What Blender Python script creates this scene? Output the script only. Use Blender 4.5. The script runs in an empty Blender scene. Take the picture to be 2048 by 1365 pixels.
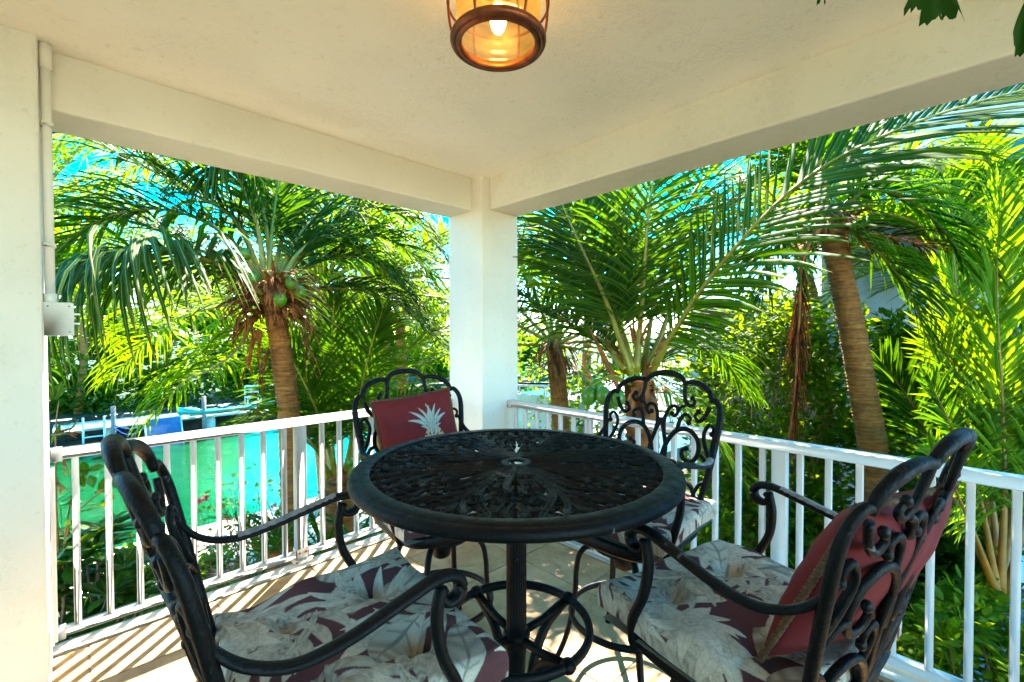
import bpy, math, random
import numpy as np
from mathutils import Vector, Matrix

random.seed(7)
rng = np.random.default_rng(11)
scene = bpy.context.scene
COL = scene.collection
rad = math.radians

# ------------------------------------------------------------------ camera
EYE = np.array([0.0, 0.0, 1.49])
YAW, PITCH, ROLL = rad(45.7195), rad(-1.0012), rad(-0.1483)
FPX = 901.553                                   # focal length in pixels of a 2048 px wide picture
_F = np.array([math.cos(YAW) * math.cos(PITCH), math.sin(YAW) * math.cos(PITCH), math.sin(PITCH)])
_r = np.array([math.sin(YAW), -math.cos(YAW), 0.0])
_u = np.cross(_r, _F)
_c, _s = math.cos(ROLL), math.sin(ROLL)
CR, CU = _c * _r + _s * _u, -_s * _r + _c * _u
cam = bpy.data.cameras.new('camera')
cam.sensor_width = 36.0
cam.lens = FPX / 2048 * 36.0
cam.clip_start, cam.clip_end = 0.02, 2000
camo = bpy.data.objects.new('camera', cam)
COL.objects.link(camo)
camo.matrix_world = Matrix(((CR[0], CU[0], -_F[0], EYE[0]), (CR[1], CU[1], -_F[1], EYE[1]),
                            (CR[2], CU[2], -_F[2], EYE[2]), (0, 0, 0, 1)))
scene.camera = camo


def P(px, py, D):
    """world point seen at photo pixel (px, py), D metres along the viewing axis"""
    return EYE + D * (_F + CR * (px - 1024) / FPX - CU * (py - 682.5) / FPX)


# ------------------------------------------------------------------ light
SUN_AZ, SUN_EL = rad(43.8), rad(53)             # azimuth counted from +X towards +Y
world = bpy.data.worlds.new('World')
scene.world = world
world.use_nodes = True
wn, wl = world.node_tree.nodes, world.node_tree.links
wn.clear()
sky = wn.new('ShaderNodeTexSky')
sky.sky_type = 'NISHITA'
sky.sun_disc = False
sky.sun_elevation = SUN_EL
sky.sun_rotation = math.pi / 2 - SUN_AZ
sky.air_density, sky.dust_density, sky.ozone_density = 0.8, 0.0, 2.5
hsv = wn.new('ShaderNodeHueSaturation')
hsv.inputs['Saturation'].default_value = 1.56
hsv.inputs['Hue'].default_value = 0.48
bg = wn.new('ShaderNodeBackground')
bg.inputs['Strength'].default_value = 0.15
wo = wn.new('ShaderNodeOutputWorld')
wl.new(sky.outputs[0], hsv.inputs['Color'])
wl.new(hsv.outputs[0], bg.inputs['Color'])
wl.new(bg.outputs[0], wo.inputs['Surface'])
sun = bpy.data.lights.new('sun', 'SUN')
sun.energy = 4.2
sun.angle = rad(0.53)
sun.color = (1.0, 0.93, 0.80)
suno = bpy.data.objects.new('sun', sun)
COL.objects.link(suno)
_sd = Vector((math.cos(SUN_AZ) * math.cos(SUN_EL), math.sin(SUN_AZ) * math.cos(SUN_EL), math.sin(SUN_EL)))
suno.rotation_euler = (-_sd).to_track_quat('-Z', 'Y').to_euler()
suno.location = (8, 8, 14)
vs = scene.view_settings
vs.view_transform = 'Standard'
vs.look = 'None'
vs.exposure = 3.5
vs.gamma = 1.0
vs.use_curve_mapping = False
scene.cycles.max_bounces = 10
scene.cycles.diffuse_bounces = 7
scene.cycles.transparent_max_bounces = 12
scene.cycles.use_denoising = True
scene.cycles.sample_clamp_indirect = 6.0
scene.cycles.blur_glossy = 0.5
scene.cycles.caustics_reflective = False
scene.cycles.caustics_refractive = False


# ------------------------------------------------------------------ materials
def mat(name):
    m = bpy.data.materials.new(name)
    m.use_nodes = True
    nt = m.node_tree
    b = nt.nodes['Principled BSDF']
    return m, nt, b


def N(nt, kind, **kw):
    n = nt.nodes.new(kind)
    for k, v in kw.items():
        if k in n.inputs:
            n.inputs[k].default_value = v
        else:
            setattr(n, k, v)
    return n


def ramp(nt, stops, src=None, interp='LINEAR'):
    r = nt.nodes.new('ShaderNodeValToRGB')
    r.color_ramp.interpolation = interp
    e = r.color_ramp.elements
    while len(e) < len(stops):
        e.new(0.5)
    for i, (p, c) in enumerate(stops):
        e[i].position = p
        e[i].color = (*c, 1) if len(c) == 3 else c
    if src is not None:
        nt.links.new(src, r.inputs[0])
    return r


def coords(nt, scale=(1, 1, 1), kind='Object'):
    t = nt.nodes.new('ShaderNodeTexCoord')
    m = nt.nodes.new('ShaderNodeMapping')
    m.inputs['Scale'].default_value = scale
    nt.links.new(t.outputs[kind], m.inputs[0])
    return m.outputs[0]


def noise(nt, vec, scale, detail=4, rough=0.55, dist=0.0):
    n = N(nt, 'ShaderNodeTexNoise', Scale=scale, Detail=detail, Roughness=rough, Distortion=dist)
    nt.links.new(vec, n.inputs['Vector'])
    return n.outputs[0]


def bump(nt, b, height, strength=0.3, dist=0.01):
    n = N(nt, 'ShaderNodeBump', Strength=strength, Distance=dist)
    nt.links.new(height, n.inputs['Height'])
    nt.links.new(n.outputs[0], b.inputs['Normal'])
    return n


def math_n(nt, op, a, c):
    n = nt.nodes.new('ShaderNodeMath')
    n.operation = op
    for i, v in enumerate((a, c)):
        if isinstance(v, (int, float)):
            n.inputs[i].default_value = v
        else:
            nt.links.new(v, n.inputs[i])
    return n.outputs[0]


def mixc(nt, fac, a, b, blend='MIX'):
    n = nt.nodes.new('ShaderNodeMix')
    n.data_type = 'RGBA'
    n.blend_type = blend
    for sock, v in ((n.inputs[0], fac), (n.inputs[6], a), (n.inputs[7], b)):
        if isinstance(v, (int, float)):
            sock.default_value = v
        elif isinstance(v, tuple):
            sock.default_value = (*v, 1)
        else:
            nt.links.new(v, sock)
    return n.outputs[2]


def simple(name, col, rough=0.5, metal=0.0, var=0.0, scale=12, bmp=0.0, bscale=60, spec=None):
    m, nt, b = mat(name)
    b.inputs['Roughness'].default_value = rough
    b.inputs['Metallic'].default_value = metal
    if spec is not None:
        b.inputs['Specular IOR Level'].default_value = spec
    v = coords(nt)
    f = noise(nt, v, scale)
    lo = tuple(max(0, c * (1 - var)) for c in col)
    hi = tuple(min(1, c * (1 + var)) for c in col)
    r = ramp(nt, [(0.3, lo), (0.7, hi)], f)
    nt.links.new(r.outputs[0], b.inputs['Base Color'])
    if bmp:
        bump(nt, b, noise(nt, v, bscale, 6), bmp, 0.004)
    return m


def make_stucco(name, col):
    m, nt, b = mat(name)
    b.inputs['Roughness'].default_value = 0.85
    b.inputs['Specular IOR Level'].default_value = 0.25
    v = coords(nt)
    patch = ramp(nt, [(0.46, (0, 0, 0)), (0.60, (1, 1, 1))], noise(nt, v, 3.2, 3, 0.6, 0.6)).outputs[0]
    ridg = ramp(nt, [(0.42, (0, 0, 0)), (0.50, (1, 1, 1)), (0.58, (0, 0, 0))], noise(nt, v, 17, 5, 0.62, 1.6)).outputs[0]
    fine = noise(nt, v, 70, 5, 0.6)
    h = math_n(nt, 'ADD', math_n(nt, 'MULTIPLY', patch, ridg), math_n(nt, 'MULTIPLY', fine, 0.30))
    bump(nt, b, h, 0.5, 0.0040)
    st = noise(nt, v, 1.3, 6, 0.65)
    c = ramp(nt, [(0.25, tuple(x * 0.95 for x in col)), (0.55, col), (0.8, tuple(min(1, x * 1.04) for x in col))], st)
    pore = ramp(nt, [(0.30, (0.80, 0.78, 0.72)), (0.42, (1, 1, 1))], noise(nt, v, 28, 6, 0.7))
    nt.links.new(mixc(nt, 0.6, c.outputs[0], pore.outputs[0], 'MULTIPLY'), b.inputs['Base Color'])
    return m


def make_iron():
    m, nt, b = mat('wrought_iron')
    v = coords(nt)
    base = ramp(nt, [(0.3, (0.0016, 0.0016, 0.0017)), (0.75, (0.0046, 0.0043, 0.0043))], noise(nt, v, 14, 6))
    geo = nt.nodes.new('ShaderNodeNewGeometry')
    wear = ramp(nt, [(0.635, (0, 0, 0)), (0.675, (1, 1, 1))], noise(nt, v, 11, 9, 0.72, 0.4))
    nt.links.new(mixc(nt, wear.outputs[0], base.outputs[0], (0.11, 0.11, 0.11)), b.inputs['Base Color'])
    rr = ramp(nt, [(0.3, (0.38,) * 3), (0.7, (0.62,) * 3)], noise(nt, v, 30, 5))
    nt.links.new(rr.outputs[0], b.inputs['Roughness'])
    b.inputs['Specular IOR Level'].default_value = 0.16
    bump(nt, b, math_n(nt, 'ADD', noise(nt, v, 150, 5), noise(nt, v, 38, 4)), 0.5, 0.004)
    return m


def make_leaf(name, dark, light, mid, trans, tw=0.42, tip=(0.20, 0.16, 0.02), rough=0.38):
    m, nt, b = mat(name)
    a_r = N(nt, 'ShaderNodeAttribute', attribute_name='rnd')
    a_m = N(nt, 'ShaderNodeAttribute', attribute_name='mid')
    a_l = N(nt, 'ShaderNodeAttribute', attribute_name='len')
    c = ramp(nt, [(0.0, dark), (1.0, light)], a_r.outputs['Fac']).outputs[0]
    tipf = ramp(nt, [(0.80, (0, 0, 0)), (1.0, (0.75, 0.75, 0.75))], a_l.outputs['Fac']).outputs[0]
    c = mixc(nt, tipf, c, tip)
    midf = ramp(nt, [(0.80, (0, 0, 0)), (0.97, (1, 1, 1))], a_m.outputs['Fac']).outputs[0]
    c = mixc(nt, midf, c, mid)
    sp = ramp(nt, [(0.70, (0, 0, 0)), (0.78, (0.7, 0.7, 0.7))], noise(nt, coords(nt), 9, 4, 0.7)).outputs[0]
    c = mixc(nt, sp, c, tuple(0.55 * x + 0.45 * y for x, y in zip(light, tip)))
    nt.links.new(c, b.inputs['Base Color'])
    b.inputs['Roughness'].default_value = rough + 0.16
    b.inputs['Specular IOR Level'].default_value = 0.11
    t = N(nt, 'ShaderNodeBsdfTranslucent')
    tc = mixc(nt, a_r.outputs['Fac'], tuple(0.6 * x for x in trans), trans)
    nt.links.new(tc, t.inputs['Color'])
    ms = N(nt, 'ShaderNodeMixShader', Fac=tw)
    nt.links.new(b.outputs[0], ms.inputs[1])
    nt.links.new(t.outputs[0], ms.inputs[2])
    nt.links.new(ms.outputs[0], nt.nodes['Material Output'].inputs['Surface'])
    return m


def make_trunk():
    m, nt, b = mat('palm_bark')
    v = coords(nt, (1, 1, 1))
    w = coords(nt, (4, 4, 34))
    n1 = noise(nt, w, 1.0, 6, 0.6, 0.8)
    n2 = noise(nt, v, 22, 6, 0.65)
    f = math_n(nt, 'ADD', math_n(nt, 'MULTIPLY', n1, 0.65), math_n(nt, 'MULTIPLY', n2, 0.35))
    c = ramp(nt, [(0.30, (0.05, 0.019, 0.003)), (0.48, (0.20, 0.076, 0.011)), (0.62, (0.32, 0.130, 0.020)), (0.75, (0.42, 0.22, 0.06))], f)
    nt.links.new(c.outputs[0], b.inputs['Base Color'])
    b.inputs['Roughness'].default_value = 0.9
    bump(nt, b, f, 0.7, 0.02)
    return m


def make_tile():
    m, nt, b = mat('stone_tile')
    v = coords(nt, kind='Object')
    oi = nt.nodes.new('ShaderNodeObjectInfo')
    ad = nt.nodes.new('ShaderNodeVectorMath')
    ad.operation = 'ADD'
    nt.links.new(v, ad.inputs[0])
    sc = nt.nodes.new('ShaderNodeVectorMath')
    sc.operation = 'SCALE'
    nt.links.new(oi.outputs['Location'], sc.inputs[0])
    sc.inputs['Scale'].default_value = 3.7
    nt.links.new(sc.outputs[0], ad.inputs[1])
    vv = ad.outputs[0]
    a = noise(nt, vv, 4.5, 8, 0.68, 0.5)
    c = ramp(nt, [(0.28, (0.23, 0.115, 0.042)), (0.48, (0.36, 0.21, 0.088)), (0.62, (0.45, 0.285, 0.135)), (0.8, (0.53, 0.38, 0.22))], a)
    sp = ramp(nt, [(0.60, (1, 1, 1)), (0.72, (0.55, 0.48, 0.40))], noise(nt, vv, 55, 5, 0.7))
    c2 = mixc(nt, 0.55, c.outputs[0], sp.outputs[0], 'MULTIPLY')
    tone = ramp(nt, [(0, (0.90, 0.89, 0.86)), (1, (1.06, 1.03, 1.0))], oi.outputs['Random'])
    nt.links.new(mixc(nt, 1.0, c2, tone.outputs[0], 'MULTIPLY'), b.inputs['Base Color'])
    rr = ramp(nt, [(0.3, (0.50,) * 3), (0.7, (0.72,) * 3)], noise(nt, vv, 9, 5))
    b.inputs['Specular IOR Level'].default_value = 0.3
    nt.links.new(rr.outputs[0], b.inputs['Roughness'])
    bump(nt, b, a, 0.12, 0.006)
    return m


def make_print(name, rough=0.9):
    """cloth whose print is stored on the mesh itself"""
    m, nt, b = mat(name)
    a = N(nt, 'ShaderNodeAttribute', attribute_name='print')
    v = coords(nt)
    wv = ramp(nt, [(0.3, (0.84,) * 3), (0.7, (1.04,) * 3)], noise(nt, v, 220, 2))
    st = ramp(nt, [(0.35, (0.86, 0.84, 0.80)), (0.65, (1, 1, 1))], noise(nt, v, 5, 5))
    c = mixc(nt, 1.0, a.outputs['Color'], wv.outputs[0], 'MULTIPLY')
    nt.links.new(mixc(nt, 1.0, c, st.outputs[0], 'MULTIPLY'), b.inputs['Base Color'])
    b.inputs['Roughness'].default_value = rough
    b.inputs['Specular IOR Level'].default_value = 0.2
    bump(nt, b, noise(nt, v, 400, 2), 0.15, 0.001)
    return m


def make_water():
    m, nt, b = mat('canal_water')
    v = coords(nt, (1, 1, 1))
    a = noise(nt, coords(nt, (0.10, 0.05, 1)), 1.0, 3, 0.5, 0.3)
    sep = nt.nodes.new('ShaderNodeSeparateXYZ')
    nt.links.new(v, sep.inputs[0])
    # reflections painted into the colour: sky turquoise on one side, tree green opposite
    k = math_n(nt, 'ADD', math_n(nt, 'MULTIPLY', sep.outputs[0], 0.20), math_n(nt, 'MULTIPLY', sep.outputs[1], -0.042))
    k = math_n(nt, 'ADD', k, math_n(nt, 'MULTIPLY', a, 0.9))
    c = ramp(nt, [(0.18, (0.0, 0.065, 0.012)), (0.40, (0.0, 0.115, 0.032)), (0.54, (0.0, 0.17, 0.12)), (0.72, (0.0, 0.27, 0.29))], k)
    rp = ramp(nt, [(0.36, (0.62, 0.66, 0.70)), (0.52, (1, 1, 1)), (0.68, (1.35, 1.30, 1.25))], noise(nt, coords(nt, (0.8, 3.2, 1)), 2.2, 5, 0.65, 0.8))
    nt.links.new(mixc(nt, 1.0, c.outputs[0], rp.outputs[0], 'MULTIPLY'), b.inputs['Base Color'])
    b.inputs['Roughness'].default_value = 0.07
    b.inputs['IOR'].default_value = 1.33
    rip = math_n(nt, 'ADD', noise(nt, coords(nt, (1.0, 2.6, 1)), 2.6, 4, 0.6, 0.4), math_n(nt, 'MULTIPLY', noise(nt, v, 9, 3), 0.3))
    bump(nt, b, rip, 1.0, 0.22)
    b.inputs['Specular IOR Level'].default_value = 0.25
    return m


def make_gravel():
    m, nt, b = mat('grey_gravel')
    v = coords(nt)
    vo = N(nt, 'ShaderNodeTexVoronoi', Scale=26.0)
    nt.links.new(v, vo.inputs['Vector'])
    c = ramp(nt, [(0.0, (0.05, 0.05, 0.055)), (0.5, (0.19, 0.19, 0.205)), (1, (0.36, 0.36, 0.38))], vo.outputs['Color'])
    nt.links.new(c.outputs[0], b.inputs['Base Color'])
    b.inputs['Roughness'].default_value = 0.95
    bump(nt, b, vo.outputs['Distance'], -0.9, 0.03)
    return m


def make_ground(name, lo, hi):
    m, nt, b = mat(name)
    v = coords(nt)
    c = ramp(nt, [(0.3, lo), (0.7, hi)], noise(nt, v, 1.7, 9, 0.7))
    nt.links.new(c.outputs[0], b.inputs['Base Color'])
    b.inputs['Roughness'].default_value = 0.95
    bump(nt, b, noise(nt, v, 18, 6, 0.7), 0.8, 0.05)
    return m


M = {}
M['stucco'] = make_stucco('white_stucco', (0.74, 0.715, 0.62))
M['ceiling'] = make_stucco('ceiling_stucco', (0.88, 0.86, 0.77))
M['concrete'] = simple('pale_concrete', (0.60, 0.56, 0.47), 0.8, var=0.15, scale=5, bmp=0.3)
M['grout'] = simple('dark_grout', (0.20, 0.155, 0.11), 0.95, var=0.25, scale=9)
M['tile'] = make_tile()
M['rail'] = simple('white_powder_coat', (0.53, 0.51, 0.475), 0.38, var=0.05, scale=6, bmp=0.05, bscale=90)
M['plate'] = simple('worn_white_plate', (0.58, 0.52, 0.44), 0.6, var=0.35, scale=30, bmp=0.2)
M['rust'] = simple('rusty_bolt', (0.28, 0.055, 0.012), 0.85, var=0.5, scale=80, bmp=0.4)
M['iron'] = make_iron()
M['chip'] = simple('worn_bare_metal', (0.20, 0.20, 0.20), 0.6, 0.0, var=0.4, scale=45, bmp=0.5, bscale=110)
M['pvc'] = simple('white_plastic', (0.70, 0.69, 0.61), 0.45, var=0.06, scale=5)
M['track'] = simple('white_aluminium', (0.80, 0.80, 0.80), 0.35, var=0.05, scale=5)
M['copper'] = simple('aged_copper', (0.20, 0.062, 0.026), 0.42, 0.75, var=0.45, scale=24, bmp=0.15)
M['bark'] = make_trunk()
M['dead'] = simple('dry_palm_fibre', (0.22, 0.070, 0.010), 0.9, var=0.65, scale=9, bmp=0.6, bscale=40)
M['deadleaf'] = simple('dry_orange_leaf', (0.52, 0.15, 0.03), 0.8, var=0.4, scale=14, bmp=0.4)
M['stalk'] = simple('yellow_green_stalk', (0.21, 0.185, 0.005), 0.45, var=0.35, scale=7)
M['ostalk'] = simple('orange_stalk', (0.26, 0.11, 0.010), 0.45, var=0.4, scale=6)
M['coconut'] = simple('green_coconut_skin', (0.06, 0.18, 0.006), 0.32, var=0.25, scale=8)
M['twig'] = simple('woody_twig', (0.15, 0.09, 0.05), 0.9, var=0.35, scale=20)
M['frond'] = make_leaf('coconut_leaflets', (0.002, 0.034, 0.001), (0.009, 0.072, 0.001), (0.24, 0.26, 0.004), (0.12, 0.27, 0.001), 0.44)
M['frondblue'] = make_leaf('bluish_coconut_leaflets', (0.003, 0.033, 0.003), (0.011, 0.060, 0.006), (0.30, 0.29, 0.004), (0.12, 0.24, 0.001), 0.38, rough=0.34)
M['frondlit'] = make_leaf('young_and_backlit_leaflets', (0.022, 0.100, 0.001), (0.060, 0.160, 0.001), (0.32, 0.33, 0.004), (0.31, 0.45, 0.001), 0.50)  # yellow-green of young palms; on older palms' fronds it is painted-in backlight
M['deadfrond'] = make_leaf('dead_palm_leaflets', (0.030, 0.011, 0.005), (0.085, 0.032, 0.012), (0.10, 0.04, 0.015), (0.11, 0.030, 0.008), 0.2, tip=(0.15, 0.05, 0.015), rough=0.8)
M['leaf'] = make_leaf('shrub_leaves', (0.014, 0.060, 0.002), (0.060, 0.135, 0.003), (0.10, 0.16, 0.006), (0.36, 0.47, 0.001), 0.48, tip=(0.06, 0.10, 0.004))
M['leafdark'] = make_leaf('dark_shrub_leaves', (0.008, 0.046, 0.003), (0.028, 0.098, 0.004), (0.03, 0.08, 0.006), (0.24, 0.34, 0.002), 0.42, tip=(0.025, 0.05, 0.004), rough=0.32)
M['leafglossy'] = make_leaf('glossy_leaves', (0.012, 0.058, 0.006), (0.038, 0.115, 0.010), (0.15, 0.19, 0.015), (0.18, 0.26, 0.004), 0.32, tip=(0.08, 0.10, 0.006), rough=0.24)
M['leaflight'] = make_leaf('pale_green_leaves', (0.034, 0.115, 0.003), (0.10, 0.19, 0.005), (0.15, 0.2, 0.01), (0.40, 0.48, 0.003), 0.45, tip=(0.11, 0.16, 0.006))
M['strap'] = make_leaf('strap_leaves', (0.010, 0.055, 0.003), (0.026, 0.115, 0.005), (0.07, 0.15, 0.01), (0.14, 0.26, 0.003), 0.36, rough=0.28)
M['fishtail'] = make_leaf('fishtail_leaflets', (0.004, 0.030, 0.002), (0.010, 0.055, 0.003), (0.015, 0.06, 0.005), (0.03, 0.12, 0.002), 0.30, tip=(0.01, 0.03, 0.004), rough=0.4)
M['flower'] = make_leaf('pink_petals', (0.55, 0.06, 0.12), (0.75, 0.20, 0.22), (0.7, 0.5, 0.1), (0.8, 0.2, 0.2), 0.3, tip=(0.7, 0.4, 0.1))
M['print'] = make_print('leaf_print_cloth')
M['redcloth'] = make_print('maroon_pillow_cloth', 0.8)
M['rope'] = simple('twisted_cord', (0.10, 0.050, 0.020), 0.9, var=0.5, scale=90, bmp=0.5, bscale=200)
M['tuft'] = simple('tuft_button', (0.42, 0.34, 0.24), 0.9, var=0.2)
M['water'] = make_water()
M['gravel'] = make_gravel()
M['soil'] = make_ground('garden_soil', (0.022, 0.022, 0.008), (0.065, 0.06, 0.022))
M['lawn'] = make_ground('green_lawn', (0.010, 0.030, 0.004), (0.028, 0.070, 0.008))
M['rock'] = make_ground('dark_coral_rock', (0.012, 0.011, 0.008), (0.085, 0.07, 0.045))
M['siding'] = simple('pale_siding', (0.42, 0.47, 0.52), 0.6, var=0.08, scale=4)
M['louvre'] = simple('brown_louvre', (0.27, 0.19, 0.12), 0.6, var=0.3, scale=8)
M['glassteal'] = simple('dark_teal_pane', (0.015, 0.10, 0.12), 0.08, var=0.3, scale=2)
M['roofing'] = simple('pale_metal_roof', (0.55, 0.58, 0.60), 0.4, var=0.08, scale=3)
M['kayak'] = simple('teal_kayak_hull', (0.01, 0.28, 0.25), 0.3, var=0.5, scale=3)
M['bluemat'] = simple('blue_rubber_mat', (0.035, 0.075, 0.18), 0.6, var=0.25, scale=5)
M['bluerope'] = simple('blue_rope', (0.0, 0.12, 0.55), 0.7, var=0.2)
M['paleblue'] = simple('pale_blue_hull', (0.28, 0.48, 0.58), 0.35, var=0.15, scale=4)
M['alu'] = simple('pale_aluminium', (0.45, 0.60, 0.68), 0.4, 0.2, var=0.1)
M['post'] = simple('weathered_post', (0.16, 0.14, 0.12), 0.9, var=0.4, scale=12, bmp=0.5)
M['deck'] = simple('white_pool_deck', (0.80, 0.78, 0.74), 0.7, var=0.05)
M['pool'] = simple('pool_water', (0.02, 0.42, 0.52), 0.06, var=0.2, scale=2)
M['pot'] = simple('terracotta', (0.36, 0.15, 0.08), 0.85, var=0.2, scale=9)

m, nt, b = mat('lamp_glass')                     # old seeded lamp glass, thin-walled
tr = N(nt, 'ShaderNodeBsdfTransparent', Color=(0.90, 0.72, 0.42, 1))
gl = N(nt, 'ShaderNodeBsdfGlossy', Roughness=0.08, Color=(1, 0.95, 0.85, 1))
tl = N(nt, 'ShaderNodeBsdfTranslucent', Color=(0.60, 0.42, 0.18, 1))
gm = ramp(nt, [(0.35, (0.05,) * 3), (0.75, (0.22,) * 3)], noise(nt, coords(nt, (6, 6, 26)), 2.0, 5))
ms1 = nt.nodes.new('ShaderNodeMixShader')
ms2 = N(nt, 'ShaderNodeMixShader', Fac=0.07)
nt.links.new(gm.outputs[0], ms1.inputs[0])
nt.links.new(tr.outputs[0], ms1.inputs[1])
nt.links.new(tl.outputs[0], ms1.inputs[2])
nt.links.new(ms1.outputs[0], ms2.inputs[1])
nt.links.new(gl.outputs[0], ms2.inputs[2])
nt.links.new(ms2.outputs[0], nt.nodes['Material Output'].inputs['Surface'])
M['lampglass'] = m
m, nt, b = mat('lit_bulb')
em = N(nt, 'ShaderNodeEmission', Color=(1.0, 0.60, 0.14, 1), Strength=11.0)
nt.links.new(em.outputs[0], nt.nodes['Material Output'].inputs['Surface'])
M['bulb'] = m


# ------------------------------------------------------------------ mesh helpers
class MB:
    """collects geometry for ONE mesh object"""

    def __init__(self):
        self.V, self.F, self.MI, self.A, self.n = [], [], [], [], 0

    def add(self, V, F, mi=0, attrs=None):
        V = np.asarray(V, float).reshape(-1, 3)
        self.V.append(V)
        if isinstance(F, np.ndarray):
            F = (F + self.n).tolist()
        else:
            F = [[i + self.n for i in f] for f in F]
        self.F += F
        self.MI += [mi] * len(F)
        if attrs is None:
            attrs = np.zeros((len(V), 3))
        self.A.append(attrs)
        self.n += len(V)

    def box(self, lo, hi, mi=0, bev=0.0):
        (x0, y0, z0), (x1, y1, z1) = lo, hi
        if bev <= 0:
            v = [(x, y, z) for x in (x0, x1) for y in (y0, y1) for z in (z0, z1)]
            f = [(0, 1, 3, 2), (4, 6, 7, 5), (0, 4, 5, 1), (2, 3, 7, 6), (0, 2, 6, 4), (1, 5, 7, 3)]
            self.add(v, f, mi)
            return
        v, f, idx = [], [], {}
        for ix, x in enumerate((x0, x1)):
            for iy, y in enumerate((y0, y1)):
                for iz, z in enumerate((z0, z1)):
                    sx, sy, sz = (1 if not i else -1 for i in (ix, iy, iz))
                    for k in range(3):
                        o = [sx * bev, sy * bev, sz * bev]
                        o[k] = 0
                        idx[ix, iy, iz, k] = len(v)
                        v.append((x + o[0], y + o[1], z + o[2]))
        def q(*ks):
            f.append([idx[k] for k in ks])
        for s in (0, 1):
            a = [(s, 0, 0, 0), (s, 1, 0, 0), (s, 1, 1, 0), (s, 0, 1, 0)]
            q(*(a if s else a[::-1]))
            a = [(0, s, 0, 1), (1, s, 0, 1), (1, s, 1, 1), (0, s, 1, 1)]
            q(*(a[::-1] if s else a))
            a = [(0, 0, s, 2), (1, 0, s, 2), (1, 1, s, 2), (0, 1, s, 2)]
            q(*(a if s else a[::-1]))
        for i in (0, 1):
            for j in (0, 1):
                q((i, j, 0, 0), (i, j, 1, 0), (i, j, 1, 1), (i, j, 0, 1))
                q((i, 0, j, 0), (i, 1, j, 0), (i, 1, j, 2), (i, 0, j, 2))
                q((0, i, j, 1), (1, i, j, 1), (1, i, j, 2), (0, i, j, 2))
        for i in (0, 1):
            for j in (0, 1):
                for k in (0, 1):
                    q((i, j, k, 0), (i, j, k, 1), (i, j, k, 2))
        self.add(v, f, mi)

    def tube(self, pts, r, n=8, mi=0, closed=False, flat=(1, 1), up=None, cap=True, attrs=None):
        pts = np.asarray(pts, float)
        m = len(pts)
        r = np.broadcast_to(np.asarray(r, float), (m,)) if np.ndim(r) else np.full(m, float(r))
        if closed:
            T = np.roll(pts, -1, 0) - np.roll(pts, 1, 0)
        else:
            T = np.gradient(pts, axis=0)
        T /= np.linalg.norm(T, axis=1)[:, None] + 1e-12
        if up is not None:
            U = np.tile(np.asarray(up, float), (m, 1))
            S = np.cross(T, U)
            S /= np.linalg.norm(S, axis=1)[:, None] + 1e-9
            U = np.cross(S, T)
        else:
            a = np.array([0, 0, 1.0]) if abs(T[0][2]) < 0.9 else np.array([1.0, 0, 0])
            s = np.cross(T[0], a)
            s /= np.linalg.norm(s)
            S = [s]
            for i in range(1, m):
                s = s - T[i] * (s @ T[i])
                s = s / (np.linalg.norm(s) + 1e-12)
                S.append(s)
            S = np.array(S)
            U = np.cross(S, T)
        ang = np.arange(n) * 2 * math.pi / n
        ca, sa = np.cos(ang) * flat[0], np.sin(ang) * flat[1]
        V = pts[:, None, :] + r[:, None, None] * (S[:, None, :] * ca[None, :, None] + U[:, None, :] * sa[None, :, None])
        V = V.reshape(-1, 3)
        i = np.arange(m if closed else m - 1)[:, None]
        j = np.arange(n)[None, :]
        i2, j2 = (i + 1) % m, (j + 1) % n
        F = np.stack([i * n + j, i * n + j2, i2 * n + j2, i2 * n + j], -1).reshape(-1, 4)
        at = None
        if attrs is not None:
            at = np.tile(np.asarray(attrs, float), (len(V), 1))
        self.add(V, F, mi, at)
        if cap and not closed:
            b0 = self.n - len(V)
            self.F.append([b0 + k for k in range(n)][::-1])
            self.F.append([b0 + (m - 1) * n + k for k in range(n)])
            self.MI += [mi, mi]

    def lathe(self, prof, n=32, c=(0, 0, 0), mi=0, flute=0, amp=0.0, closed_prof=False):
        prof = np.asarray(prof, float)
        a = np.arange(n) * 2 * math.pi / n
        k = 1 - amp * (0.5 + 0.5 * np.cos(a * flute)) if flute else np.ones(n)
        V = np.stack([c[0] + prof[:, 0:1] * (np.cos(a) * k)[None], c[1] + prof[:, 0:1] * (np.sin(a) * k)[None],
                      c[2] + np.repeat(prof[:, 1:2], n, 1)], -1).reshape(-1, 3)
        m = len(prof)
        i = np.arange(m if closed_prof else m - 1)[:, None]
        j = np.arange(n)[None]
        i2 = (i + 1) % m
        F = np.stack([i * n + j, i * n + (j + 1) % n, i2 * n + (j + 1) % n, i2 * n + j], -1).reshape(-1, 4)
        self.add(V, F, mi)

    def ellipsoid(self, c, r, n=12, mi=0, rot=None):
        u = np.linspace(0, math.pi, n // 2 + 2)
        v = np.arange(n) * 2 * math.pi / n
        V = np.stack([np.sin(u)[:, None] * np.cos(v)[None], np.sin(u)[:, None] * np.sin(v)[None], np.repeat(np.cos(u)[:, None], n, 1)], -1).reshape(-1, 3) * np.asarray(r)
        if rot is not None:
            V = V @ np.asarray(rot).T
        V = V + np.asarray(c)
        m = len(u)
        i = np.arange(m - 1)[:, None]
        j = np.arange(n)[None]
        F = np.stack([i * n + j, (i + 1) * n + j, (i + 1) * n + (j + 1) % n, i * n + (j + 1) % n], -1).reshape(-1, 4)
        self.add(V, F, mi)

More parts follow.
